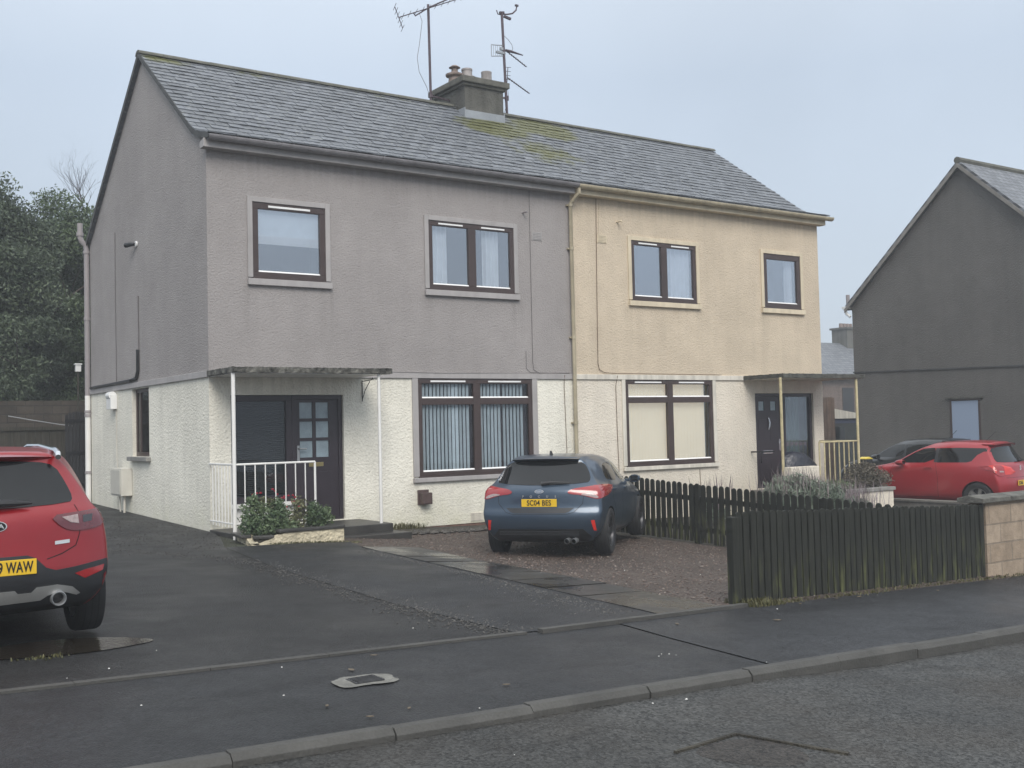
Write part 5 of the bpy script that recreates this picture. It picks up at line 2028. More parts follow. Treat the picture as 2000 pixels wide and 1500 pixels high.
mb.prism([(-1.1, 1.56 - bz), (1.5, 1.56 - bz), (1.5, 1.72 - bz), (-.5, 1.99 - bz), (-1.1, 1.80 - bz)], 'y', -.1, 2.3)
mb.build('roof', M['trim_pale'], sh)
mb = MB()
mb.box(-.2, .5, -.03, -.004, .7 - bz, 1.25 - bz)
mb.build('window', M['dark_glass'], sh)
#@@CARS
# =============================================================== cars
M['tyre'] = simple('tyre rubber', (0.016, 0.016, 0.017), .75)
M['rim_dark'] = simple('dark alloy', (0.10, 0.10, 0.105), .35, .8)
M['rim_silver'] = simple('silver alloy', (0.50, 0.50, 0.50), .3, .9)
M['lens_red'] = mottled('red tail lens', (0.30, 0.006, 0.008), .2, .15, 12, 60, 0, spec=.7, coat=.8)
M['lens_dark_red'] = mottled('deep red tail lens', (0.11, 0.006, 0.010), .12, .15, 12, 60, 0, spec=.7, coat=.8)
M['lens_clear'] = mottled('clear tail lens', (0.36, 0.27, 0.26), .15, .2, 30, 60, 0, spec=.7, coat=.6)
M['reflector_red'] = simple('red reflector', (0.62, 0.03, 0.02), .25, coat=.5)
M['trim_black'] = mottled('unpainted black bumper plastic', (0.020, 0.021, 0.024), .5, .15, 5, 90, .0008)
M['plate_yellow'] = simple('yellow number plate', (0.72, 0.46, 0.025), .35)
M['ink'] = simple('black lettering', (0.012, 0.012, 0.012), .4)
M['chrome'] = simple('chrome', (0.72, 0.73, 0.75), .12, 1.0)
M['skid'] = simple('silver skid plate paint', (0.46, 0.46, 0.45), .4, .6)
M['gap'] = simple('dark panel gap line', (0.006, 0.006, 0.007), .8)  # near black for panel gaps, tread grooves and pipe bores
TS = [0, .025, .07, .14, .24, .36, .48, .60, .72, .82, .90, .96, 1]
US = [-1, -.93, -.72, -.38, 0, .38, .72, .93, 1]


def car_body(levels, paintm, wells, crown=.045):
    """levels bottom to top: (z_rear, z_front, y_rear, y_front, half width rear/mid/front, rear bow, front bow)"""
    def W(l, t):
        wr, wm, wf = l[4], l[5], l[6]
        return lerp(wr, wm, sst(t / .30)) if t < .5 else lerp(wm, wf, sst((t - .58) / .42))

    def P(k, u, t, zadd=0.0):
        l = levels[k]
        y = lerp(l[2], l[3], t)
        y += l[7] * abs(u) ** 2.4 * (1 - t) ** 7 - l[8] * abs(u) ** 2.2 * t ** 7
        z = lerp(l[0], l[1], t)
        return (u * W(l, t), y, z + zadd)
    V, F = [], []
    idx = {}

    def vid(k, i, j, top=0):
        key = (k, i, j)
        if key not in idx:
            u, t = US[i], TS[j]
            za = 0.0
            if k == len(levels) - 1:
                za = crown * (1 - abs(u) ** 2.2) * (0.35 + 0.65 * math.sin(PI * min(1, max(0, t * .9 + .1)))) + .02 * math.sin(PI * t)
            idx[key] = len(V)
            V.append(P(k, u, t, za))
        return idx[key]
    nk, ni, nj = len(levels), len(US), len(TS)
    for k in range(nk - 1):
        for j in range(nj - 1):
            F.append((vid(k, 0, j), vid(k, 0, j + 1), vid(k + 1, 0, j + 1), vid(k + 1, 0, j))[::-1])
            F.append((vid(k, ni - 1, j), vid(k, ni - 1, j + 1), vid(k + 1, ni - 1, j + 1), vid(k + 1, ni - 1, j)))
        for i in range(ni - 1):
            F.append((vid(k, i, 0), vid(k, i + 1, 0), vid(k + 1, i + 1, 0), vid(k + 1, i, 0)))
            F.append((vid(k, i, nj - 1), vid(k, i + 1, nj - 1), vid(k + 1, i + 1, nj - 1), vid(k + 1, i, nj - 1))[::-1])
    for i in range(ni - 1):
        for j in range(nj - 1):
            F.append((vid(0, i, j), vid(0, i, j + 1), vid(0, i + 1, j + 1), vid(0, i + 1, j)))
            F.append((vid(nk - 1, i, j), vid(nk - 1, i + 1, j), vid(nk - 1, i + 1, j + 1), vid(nk - 1, i, j + 1)))
    me = bpy.data.meshes.new('body')
    me.from_pydata(V, [], F)
    me.materials.append(paintm)
    me.materials.append(M['black_plastic'])
    bm = bmesh.new()
    bm.from_mesh(me)
    bmesh.ops.recalc_face_normals(bm, faces=bm.faces)
    bm.to_mesh(me)
    bm.free()
    o = bpy.data.objects.new('body_tmp', me)
    COL.objects.link(o)
    sub = o.modifiers.new('s', 'SUBSURF')
    sub.levels = 2
    sub.render_levels = 2
    dg = bpy.context.evaluated_depsgraph_get()
    dg.update()
    ev = o.evaluated_get(dg)
    m2 = bpy.data.meshes.new_from_object(ev)
    bvh = BVHTree.FromPolygons([v.co[:] for v in m2.vertices], [tuple(p.vertices) for p in m2.polygons])
    cutters = []
    for (wy, wz, wr) in wells:
        for s in (-1, 1):
            mb = MB()
            mb.lathe([(wr, .50), (wr, 1.3)], (0, wy, wz), 40, axis='x')
            c = mb.build('cut', [paintm, M['black_plastic']])
            c.data.polygons.foreach_set('material_index', [1] * len(c.data.polygons))
            if s < 0:
                c.scale.x = -1
            cutters.append(c)
            b = o.modifiers.new('b', 'BOOLEAN')
            b.object = c
            b.operation = 'DIFFERENCE'
            b.solver = 'EXACT'
    dg = bpy.context.evaluated_depsgraph_get()
    dg.update()
    m3 = bpy.data.meshes.new_from_object(o.evaluated_get(dg))
    for c in cutters + [o]:
        bpy.data.objects.remove(c, do_unlink=True)
    m3.name = 'body'
    m3.polygons.foreach_set('use_smooth', [True] * len(m3.polygons))
    try:
        m3.set_sharp_from_angle(angle=R(38))
    except Exception:
        pass
    return m3, bvh


class Skin:
    """panels laid on the car's own surface"""

    def __init__(self, bvh, root):
        self.bvh, self.root = bvh, root

    def cast(self, a, b, d):
        if d == 'rear':
            o, v = Vector((a, -6, b)), Vector((0, 1, 0))
        elif d == 'front':
            o, v = Vector((a, 9, b)), Vector((0, -1, 0))
        elif d == 'right':
            o, v = Vector((6, a, b)), Vector((-1, 0, 0))
        elif d == 'left':
            o, v = Vector((-6, a, b)), Vector((1, 0, 0))
        else:
            o, v = Vector((a, b, 6)), Vector((0, 0, -1))
        h = self.bvh.ray_cast(o, v)
        return h[0], h[1], v

    def patch(self, name, poly, d, mat, off=.004, step=.05, back=.012, rnd=0, parent=None, flat=False, smooth=True):
        if rnd:
            poly = chaikin(poly, rnd)
        bm = grid_poly(poly, step)
        bm.verts.ensure_lookup_table()
        miss, hits = [], []
        for v in bm.verts:
            loc, nor, dv = self.cast(v.co.x, v.co.y, d)
            if loc is None:
                miss.append((v, v.co.copy()))
            else:
                hits.append((v.co.copy(), loc))
                v.co = loc + nor * off
                v.tag = True
        for v, c in miss:
            best = min(hits, key=lambda h: (h[0] - c).length)
            v.co = best[1].copy()
        if flat:
            axis = 1 if d in ('rear', 'front') else 0
            val = [v.co[axis] for v in bm.verts]
            m = min(val) if d in ('rear', 'left') else max(val)
            for v in bm.verts:
                v.co[axis] = m
        bmesh.ops.recalc_face_normals(bm, faces=bm.faces)
        bm.normal_update()
        dv = {'rear': (0, -1, 0), 'front': (0, 1, 0), 'right': (1, 0, 0), 'left': (-1, 0, 0), 'top': (0, 0, 1)}[d]
        if sum(f.normal.dot(Vector(dv)) * f.calc_area() for f in bm.faces) < 0:
            bmesh.ops.reverse_faces(bm, faces=bm.faces)
        if back:
            es = [e for e in bm.edges if len(e.link_faces) == 1]
            r = bmesh.ops.extrude_edge_only(bm, edges=es)
            for g in r['geom']:
                if isinstance(g, bmesh.types.BMVert):
                    g.co -= Vector(dv) * back
            for f in bm.faces:
                f.smooth = smooth
        me = bpy.data.meshes.new(name)
        bm.to_mesh(me)
        bm.free()
        me.materials.append(mat)
        me.polygons.foreach_set('use_smooth', [smooth] * len(me.polygons))
        try:
            me.set_sharp_from_angle(angle=R(45))
        except Exception:
            pass
        return link(name, me, parent or self.root)

    def seam(self, pts, d, w=.007, name='panel_gap', mat=None, off=.0016):
        mb = MB()
        P = []
        for (a, b), (a2, b2) in zip(pts[:-1], pts[1:]):
            n = max(2, int(math.hypot(a2 - a, b2 - b) / .05))
            for i in range(n + 1):
                loc, nor, dv = self.cast(lerp(a, a2, i / n), lerp(b, b2, i / n), d)
                if loc is not None:
                    P.append((loc + nor * off, nor))
        for (p, n), (q, n2) in zip(P[:-1], P[1:]):
            if (q - p).length < 1e-5 or (q - p).length > .2:
                continue
            s = (q - p).normalized().cross(n).normalized() * w / 2
            mb.add([p - s, q - s, q + s, p + s], [(0, 1, 2, 3)])
        return mb.build(name, mat or M['gap'], self.root, fix=False)


def text(name, s, size, mat, parent, loc, rot, bold=.0, space=1.0, align='CENTER', sx=1.0, depth=.002):
    cu = bpy.data.curves.new('txt', 'FONT')
    cu.body = s
    cu.size = size
    cu.align_x = align
    cu.align_y = 'CENTER'
    cu.offset = bold
    cu.extrude = depth
    cu.space_character = space
    o = bpy.data.objects.new('txt', cu)
    COL.objects.link(o)
    dg = bpy.context.evaluated_depsgraph_get()
    dg.update()
    me = bpy.data.meshes.new_from_object(o.evaluated_get(dg))
    bpy.data.objects.remove(o, do_unlink=True)
    me.materials.clear()
    me.materials.append(mat)
    t = link(name, me, parent)
    t.location = loc
    t.rotation_euler = rot
    t.scale = (sx, 1, 1)
    return t


def wheel(root, x, y, r, width, rimr, rimm, spokes, twin=False):
    s = 1 if x > 0 else -1
    hub = MB()
    hub.lathe([(.0, -.02), (rimr * .72, -.02), (rimr * .72, .0), (0, .0)], (0, 0, 0), 24, axis='x')
    w = hub.build('wheel', M['black_plastic'], root, smooth=True)
    w.location = (x, y, r)
    w.rotation_euler = (0, 0, 0 if s > 0 else PI)
    h = width / 2
    mb = MB()
    mb.lathe([(rimr, -h * .9), (r - .035, -h), (r - .012, -h * .93), (r, -h * .72), (r, h * .72), (r - .012, h * .93), (r - .035, h), (rimr + .012, h * .92), (rimr, h * .86)], (0, 0, 0), 40, axis='x', cap=False)
    for k in range(3):
        a = lerp(-.45, .45, k / 2) * h
        mb.lathe([(r + .0006, a - .004), (r + .0006, a + .004)], (0, 0, 0), 40, axis='x', cap=False, mi=1)
    mb.build('tyre', [M['tyre'], M['gap']], w, smooth=True, fix=False)
    mb = MB()
    mb.lathe([(rimr, -h * .8), (rimr * .95, -h * .5), (rimr * .95, h * .55), (rimr, h * .84), (rimr * .985, h * .9), (rimr * .90, h * .80), (rimr * .88, h * .5)], (0, 0, 0), 40, axis='x', cap=False)
    mb.lathe([(0, h * .62), (.055, h * .6), (.065, h * .4)], (0, 0, 0), 20, axis='x', cap=False)
    for k in range(spokes):
        for dd in ((-.10, .10) if twin else (0,)):
            a = 2 * PI * k / spokes + dd
            d = Vector((0, math.cos(a), math.sin(a)))
            t_ = Vector((0, -math.sin(a), math.cos(a)))
            p, q = Vector((h * .48, 0, 0)) + d * .04, Vector((h * .70, 0, 0)) + d * rimr * .93
            wd0, wd1 = (.024, .018) if not twin else (.024, .022)
            mb.add([p - t_ * wd0, p + t_ * wd0, q + t_ * wd1, q - t_ * wd1, p - t_ * wd0 - Vector((.04, 0, 0)), p + t_ * wd0 - Vector((.04, 0, 0)), q + t_ * wd1 - Vector((.03, 0, 0)), q - t_ * wd1 - Vector((.03, 0, 0))],
                   [(0, 1, 2, 3), (0, 4, 5, 1), (2, 6, 7, 3), (1, 5, 6, 2), (3, 7, 4, 0)])
    mb.build('rim', rimm, w, smooth=True, fix=False, split=30)
    return w


def mirror_part(sk, root, x, y, z, paintm):
    s = 1 if x > 0 else -1
    mb = MB()
    n = 12
    prof = []
    for (yy, r) in ((-.09, .9), (-.06, 1.0), (.0, 1.0), (.07, .75), (.11, .35)):
        prof.append((yy, r))
    vs = []
    for yy, r in prof:
        for k in range(n):
            a = 2 * PI * k / n
            vs.append((x - s * .02 + math.cos(a) * .095 * r, y + yy, z + math.sin(a) * .065 * r))
    fs = []
    for i in range(len(prof) - 1):
        for k in range(n):
            fs.append((i * n + k, i * n + (k + 1) % n, (i + 1) * n + (k + 1) % n, (i + 1) * n + k))
    fs += [tuple(range(n)), tuple(range((len(prof) - 1) * n, len(prof) * n))]
    mb.add(vs, fs)
    mb.obox((x - s * .10, y + .02, z - .03), (.08, 0, 0), (0, .035, 0), (0, 0, .02))
    m = mb.build('mirror', paintm, root, smooth=True)
    mb = MB()
    mb.obox((x - s * .02, y - .091, z), (.062, 0, 0), (0, .003, 0), (0, 0, .042))
    mb.build('mirror_glass', M['dark_glass'], m, bevel=.002)
    return m


def handle(sk, y, z, d, mat, L=.17):
    loc, nor, dv = sk.cast(y, z, d)
    mb = MB()
    c = loc + nor * .022
    mb.obox(c, (.010, 0, 0), (0, L / 2, 0), (0, 0, .014))
    for q in (-1, 1):
        mb.obox(loc + nor * .008 + Vector((0, q * L * .42, 0)), (.018, 0, 0), (0, .014, 0), (0, 0, .012))
    return mb.build('door_handle', mat, sk.root, bevel=.004)


def plate(sk, s, z, w=.52, h=.111, cx=0.0, fs=.079, align='CENTER', textx=0.0, tilt=0.0, y=None, sx=.80):
    loc, nor, dv = sk.cast(cx, z, 'rear')
    yy = (loc.y if y is None else y) - .012
    root = empty('number_plate', (cx, yy, z), 0)
    root.parent = sk.root
    root.rotation_euler = (tilt, 0, 0)
    MB().box(-w / 2, w / 2, 0, .010, -h / 2, h / 2).build('plate', M['plate_yellow'], root, bevel=.004)
    text('lettering', s, fs * 1.36, M['ink'], root, (textx, -.0015, -.002), (PI / 2, 0, 0), bold=.0022, space=1.06, align=align, sx=sx)
    return root


# ---------------------------------------------------------------- blue hatchback
blue = paint('dark metallic blue paint', (0.044, 0.069, 0.104), .42, .3)
FH = R(50.5)
FX, FY = 3.50, -4.22
FS = .955
car = empty('parked_car', (FX, FY, H(FX, FY) + .005), -FH, 'dark blue hatchback parked on the reddish gravel with its tail to the street', 'car', 'cars parked by the houses')
car.scale = (FS, FS, FS)
# slope of the ground under the car
LV = [
    (.22, .20, -.60, 3.36, .70, .78, .66, .10, .25),
    (.33, .30, -.70, 3.48, .80, .865, .76, .12, .30),
    (.48, .46, -.775, 3.55, .86, .895, .82, .15, .34),
    (.62, .60, -.79, 3.57, .885, .905, .83, .16, .36),
    (.685, .66, -.765, 3.56, .885, .905, .82, .16, .38),
    (.73, .70, -.735, 3.53, .88, .908, .81, .15, .40),
    (.88, .80, -.735, 3.40, .875, .912, .78, .17, .42),
    (.985, .90, -.725, 3.02, .86, .90, .74, .20, .30),
    (1.035, .985, -.66, 2.42, .80, .862, .70, .22, .22),
    (1.10, 1.06, -.59, 2.25, .745, .825, .69, .21, .22),
    (1.22, 1.22, -.475, 1.95, .675, .765, .66, .18, .20),
    (1.335, 1.35, -.36, 1.55, .60, .69, .60, .14, .15),
    (1.395, 1.405, -.345, 1.28, .535, .62, .54, .10, .12),
    (1.425, 1.43, -.30, 1.12, .46, .54, .47, .08, .10),
]
bme, bvh = car_body(LV, blue, [(0, .335, .365), (2.70, .335, .365)], .025)
link('body', bme, car)
sk = Skin(bvh, car)
for (x, y) in ((.80, 0), (-.80, 0), (.80, 2.7), (-.80, 2.7)):
    wheel(car, x, y, .335, .215, .228, M['rim_dark'], 5, True)
g = sk.patch('rear_window', [(-.66, 1.06), (0, 1.035), (.66, 1.06), (.695, 1.11), (.645, 1.23), (.565, 1.345), (.42, 1.378), (0, 1.392), (-.42, 1.378), (-.565, 1.345), (-.645, 1.23), (-.695, 1.11)], 'rear', M['dark_glass'], .004, .06, .01, 1)
mb = MB()
V = []
for i in range(13):
    u = -1 + 2 * i / 12
    yb = -.425 + .10 * abs(u) ** 2.2
    V += [(u * .50, yb, 1.402 + .012 * (1 - u * u)), (u * .49, yb + .24, 1.425 + .026 * (1 - u * u)), (u * .50, yb + .03, 1.386 + .012 * (1 - u * u))]
F = []
for i in range(12):
    a = i * 3
    F += [(a, a + 3, a + 4, a + 1), (a, a + 2, a + 5, a + 3), (a + 1, a + 4, a + 5, a + 2)]
mb.add(V, F)
mb.build('roof_spoiler', blue, car, smooth=True)
for s in (-1, 1):
    lamp = sk.patch('tail_light', [(s * a, b) for a, b in ((.40, .945), (.47, .985), (.66, 1.005), (.80, 1.03), (.868, 1.01), (.895, .93), (.88, .845), (.80, .84), (.70, .87), (.60, .90), (.44, .915))], 'rear', M['lens_red'], .012, .018, .03, 1)
    sk.patch('lens', [(s * a, b) for a, b in ((.60, .915), (.70, .922), (.79, .90), (.835, .868), (.83, .853), (.79, .852), (.71, .88), (.60, .90))], 'rear', M['lens_clear'], .0145, .018, .006, 1, parent=lamp)
    sk.patch('reflector', [(s * a, b) for a, b in ((.735, .545), (.785, .548), (.80, .40), (.765, .40))], 'rear', M['reflector_red'], .008, .05, .02, 0)
plate(sk, 'SC04 BES', .795)
sk.patch('handle_recess', [(-.50, .722), (.50, .722), (.43, .665), (.37, .648), (-.37, .648), (-.43, .665)], 'rear', M['trim_black'], .004, .05, .01)
sk.patch('lower_bumper', [(-.62, .425), (.62, .425), (.70, .34), (.80, .27), (.80, .235), (-.80, .235), (-.80, .27), (-.70, .34)], 'rear', M['trim_black'], .006, .06, .02)
mb = MB()
for k in range(3):
    mb.box(-.58, .58, -.80, -.79, .345 + k * .022, .352 + k * .022)
mb.build('lower_grille', M['trim_black'], car)
for xx in (.40, .50):
    MB().lathe([(.036, -.79), (.040, -.775), (.040, -.60)], (xx, 0, .255), 18, axis='y', cap=False).build('exhaust_pipe', M['steel_dull'], car, smooth=True, fix=False)
    MB().lathe([(0, -.70), (.038, -.70)], (xx, 0, .255), 18, axis='y', cap=False).build('exhaust_bore', M['gap'], car)
loc, nor, dv = sk.cast(0, .955, 'rear')
mb = MB()
mb.lathe([(.066, -.006), (.066, .006)], (0, 0, 0), 28, axis='y')
b = mb.build('badge', M['badge_metal'], car, smooth=True)
b.location = (0, loc.y - .004, .957)
b.scale = (1, 1, .42)
MB().lathe([(.058, -.0075), (.058, .0)], (0, 0, 0), 28, axis='y').build('badge_field', simple('badge blue', (.22, .27, .36), .3), b)
text('badge_lettering', 'Ford', .058, M['badge_metal'], b, (0, -.009, 0), (PI / 2, 0, 0), sx=.95).scale = (.95, 2.0, 1)
for ch, xx in zip('FOCUS', (-.24, -.12, 0, .12, .24)):
    loc, nor, dv = sk.cast(xx, .885, 'rear')
    text('lettering', ch, .044, M['steel_dull'], car, (xx, loc.y - .006, .885), (PI / 2, 0, 0), bold=.0018)
mb = MB()
mb.tube([(.02, -.66, 1.065), (.16, -.655, 1.085), (.42, -.60, 1.075)], [.03, .018, .010], 8)
mb.build('rear_wiper', M['black_plastic'], car, smooth=True)
mb = MB()
mb.prism([(-.02, 0), (.11, 0), (.03, .06), (.0, .065)], 'x', -.014, .014)
a_ = mb.build('roof_antenna', M['black_plastic'], car, bevel=.004)
a_.location = (0, .02, 1.455)
for d, s in (('right', 1), ('left', -1)):
    sk.patch('side_window', [(.14, 1.075), (.84, 1.035), (.86, 1.30), (.50, 1.325), (.24, 1.27), (.12, 1.16)], d, M['dark_glass'], .003, .08, .008, 1)
    sk.patch('side_window', [(.93, 1.03), (1.88, 1.00), (1.86, 1.05), (1.42, 1.28), (1.20, 1.315), (.94, 1.315)], d, M['dark_glass'], .003, .08, .008, 1)
    sk.patch('side_skirt', [(.42, .22), (2.28, .20), (2.28, .28), (.42, .29)], d, M['trim_black'], .006, .12, .01)
    sk.seam([(.22, 1.06), (.20, .80), (.40, .62), (.46, .30), (1.0, .27)], d)
    sk.seam([(.90, 1.32), (.90, 1.02), (.95, .65), (.98, .27)], d)
    sk.seam([(2.02, .98), (2.08, .70), (1.98, .27), (.98, .27)], d)
    handle(sk, .30, .93, d, blue)
    handle(sk, 1.12, .91, d, blue)
    mirror_part(sk, car, s * .99, 1.72, 1.02, blue)
    sk.patch('headlight', [(s * a, b) for a, b in ((.40, .68), (.76, .74), (.78, .64), (.44, .61))], 'front', M['lens_clear'], .008, .06, .02, 1)
sk.patch('windscreen', [(-.62, 1.03), (.62, 1.03), (.50, 1.36), (0, 1.385), (-.50, 1.36)], 'front', M['dark_glass'], .004, .08, .01, 1)
sk.patch('front_grille', [(-.45, .36), (.45, .36), (.55, .52), (.40, .60), (-.40, .60), (-.55, .52)], 'front', M['trim_black'], .005, .08, .01)
sk.seam([(-.62, 1.0), (-.64, .94), (-.62, .78), (-.50, .66), (-.40, .635), (.40, .635), (.50, .66), (.62, .78), (.64, .94), (.62, 1.0)], 'rear')

# ---------------------------------------------------------------- red sport utility car on the left
red = paint('wet red metallic paint', (0.26, 0.006, 0.011), .2, .3)
KX, KY = -4.45, -7.76
suv = empty('parked_car', (KX, KY, H(KX, KY) + .005), R(-1.0), 'red crossover with roof rails and silver lower bumper at the left edge of the photo', 'car', 'cars parked by the houses')
suv.scale = (.972, .972, .972)
LV = [
    (.26, .24, -.58, 3.20, .67, .77, .66, .12, .25),
    (.36, .34, -.69, 3.30, .765, .832, .74, .16, .30),
    (.47, .46, -.745, 3.36, .81, .846, .78, .22, .34),
    (.58, .58, -.76, 3.38, .83, .853, .79, .26, .36),
    (.66, .66, -.745, 3.37, .832, .856, .78, .27, .38),
    (.78, .78, -.735, 3.30, .828, .856, .76, .28, .42),
    (.90, .90, -.725, 3.15, .812, .850, .73, .29, .36),
    (.985, .97, -.705, 2.90, .775, .836, .70, .28, .30),
    (1.035, 1.03, -.66, 2.35, .725, .808, .69, .26, .22),
    (1.12, 1.12, -.575, 2.12, .69, .80, .67, .23, .20),
    (1.25, 1.26, -.475, 1.80, .62, .735, .63, .19, .18),
    (1.36, 1.38, -.39, 1.45, .545, .665, .57, .14, .14),
    (1.415, 1.435, -.37, 1.22, .48, .60, .51, .10, .12),
    (1.445, 1.465, -.33, 1.05, .41, .52, .44, .08, .10),
]
bme, bvh = car_body(LV, red, [(0, .33, .37), (2.58, .33, .37)], .022)
link('body', bme, suv)
sk = Skin(bvh, suv)
for (x, y) in ((.745, 0), (-.745, 0), (.745, 2.58), (-.745, 2.58)):
    wheel(suv, x, y, .33, .215, .215, M['rim_silver'], 5, True)
sk.patch('rear_window', [(-.54, 1.055), (0, 1.04), (.54, 1.055), (.575, 1.09), (.54, 1.20), (.47, 1.34), (.34, 1.375), (0, 1.388), (-.34, 1.375), (-.47, 1.34), (-.54, 1.20), (-.575, 1.09)], 'rear', M['dark_glass'], .004, .06, .01, 1)
mb = MB()
V = []
for i in range(13):
    u = -1 + 2 * i / 12
    yb = -.44 + .14 * abs(u) ** 2.2
    V += [(u * .455, yb, 1.408 + .012 * (1 - u * u)), (u * .46, yb + .24, 1.445 + .022 * (1 - u * u)), (u * .455, yb + .03, 1.385 + .012 * (1 - u * u))]
F = []
for i in range(12):
    a = i * 3
    F += [(a, a + 3, a + 4, a + 1), (a, a + 2, a + 5, a + 3), (a + 1, a + 4, a + 5, a + 2)]
mb.add(V, F)
mb.build('roof_spoiler', red, suv, smooth=True)
bump_poly = [(0, .70), (.20, .70), (.26, .675), (.33, .60), (.40, .575), (.55, .585), (.72, .605), (.90, .625), (.90, .27), (.6, .27), (0, .27)]
bump_poly = bump_poly + [(-a, b) for a, b in bump_poly[::-1] if a > 0]
sk.patch('lower_bumper', bump_poly, 'rear', M['trim_black'], .006, .045, .015)
skid = [(0, .455), (.10, .455), (.12, .43), (.20, .43), (.23, .465), (.36, .47), (.46, .44), (.515, .385), (.49, .375), (.43, .40), (.37, .415), (.30, .395), (.26, .365), (0, .36)]
skid = [(a * 1.14, b) for a, b in skid]
skid = skid + [(-a, b) for a, b in skid[::-1] if a > 0]
sk.patch('skid_plate', skid, 'rear', M['skid'], .014, .035, .02)
for s in (1,):
    MB().lathe([(.040, -.60), (.042, -.725), (.050, -.735), (.056, -.725), (.054, -.60)], (s * .422, .03, .362), 22, axis='y', cap=False).build('exhaust_pipe', M['steel_dull'], suv, smooth=True, fix=False)
    MB().lathe([(0, -.66), (.043, -.66)], (s * .422, .03, .362), 18, axis='y', cap=False).build('exhaust_bore', M['gap'], suv)
for s in (-1, 1):
    lamp = sk.patch('tail_light', [(s * a, b) for a, b in ((.365, .972), (.60, .985), (.775, .995), (.818, .965), (.805, .90), (.755, .858), (.56, .845), (.46, .875))], 'rear', M['lens_dark_red'], .010, .018, .03, 1)
    sk.patch('lens', [(s * a, b) for a, b in ((.455, .955), (.58, .965), (.585, .90), (.52, .912))], 'rear', M['lens_clear'], .0145, .018, .006, 0, parent=lamp)
    sk.patch('lens', [(s * a, b) for a, b in ((.62, .955), (.705, .96), (.69, .91), (.62, .905))], 'rear', M['rim_dark'], .0125, .04, .006, 0, parent=lamp)
    sk.patch('reflector', [(s * a, b) for a, b in ((.54, .535), (.62, .553), (.78, .572), (.765, .53), (.62, .49))], 'rear', M['lens_red'], .009, .04, .015, 0)
    mb = MB()
    mb.tube([(s * .50, -.30, 1.435), (s * .505, -.20, 1.455), (s * .515, .1, 1.47), (s * .535, .6, 1.49), (s * .53, 1.1, 1.49), (s * .51, 1.2, 1.46)], [.022, .022, .020, .020, .02, .02], 8)
    mb.tube([(s * .49, -.36, 1.405), (s * .50, -.30, 1.435)], .022, 8)
    mb.build('roof_rail', M['chrome'], suv, smooth=True)
    d = 'right' if s > 0 else 'left'
    sk.patch('side_window', [(.05, 1.09), (.82, 1.06), (.84, 1.33), (.40, 1.345), (.15, 1.25)], d, M['dark_glass'], .003, .08, .008, 1)
    sk.patch('side_window', [(.90, 1.055), (1.85, 1.04), (1.40, 1.32), (1.1, 1.345), (.92, 1.34)], d, M['dark_glass'], .003, .08, .008, 1)
    sk.seam([(.88, 1.34), (.88, 1.05), (.92, .7), (.92, .32)], d)
    sk.patch('side_cladding', [(.36, .27), (2.2, .26), (2.2, .36), (.36, .37)], d, M['trim_black'], .006, .12, .01)
    handle(sk, .28, .95, d, red)
    handle(sk, 1.10, .93, d, red)
    mirror_part(sk, suv, s * .97, 1.62, 1.05, red)
    sk.patch('headlight', [(s * a, b) for a, b in ((.40, .80), (.74, .86), (.76, .76), (.44, .73))], 'front', M['lens_clear'], .008, .06, .02, 1)
sk.patch('windscreen', [(-.60, 1.08), (.60, 1.08), (.47, 1.38), (0, 1.41), (-.47, 1.38)], 'front', M['dark_glass'], .004, .08, .01, 1)
plate(sk, '9 WAW', .622, align='RIGHT', textx=.235, tilt=0, fs=.079, sx=.60)
loc, nor, dv = sk.cast(0, .925, 'rear')
b = MB().lathe([(.068, -.008), (.068, .006)], (0, 0, 0), 30, axis='y').build('badge', M['badge_metal'], suv, smooth=True)
b.location = (0.0, loc.y - .006, .922)
b.scale = (1, 1, .56)
MB().lathe([(.060, -.0095), (.060, .0)], (0, 0, 0), 30, axis='y').build('badge_field', simple('badge black', (.01, .01, .012), .3), b)
text('badge_lettering', 'KIA', .062, M['badge_metal'], b, (0, -.011, 0), (PI / 2, 0, 0), bold=.001).scale = (.95, 1.35, 1)
sk.patch('model_badge', [(.40, .785), (.51, .79), (.51, .765), (.40, .76)], 'rear', M['badge_metal'], .006, .05, .008)
mb = MB()
mb.tube([(-.25, -.69, 1.05), (-.02, -.685, 1.085), (.14, -.665, 1.08), (.25, -.65, 1.075)], [.022, .034, .024, .008], 8)
mb.build('rear_wiper', M['black_plastic'], suv, smooth=True)
sk.seam([(.575, 1.04), (.60, .98), (.595, .83), (.56, .74), (.45, .69), (.34, .66)], 'rear')
sk.seam([(-.575, 1.04), (-.60, .98), (-.595, .83), (-.56, .74), (-.45, .69), (-.34, .66)], 'rear')

# ---------------------------------------------------------------- red hatchback beyond the wall, dark car behind it


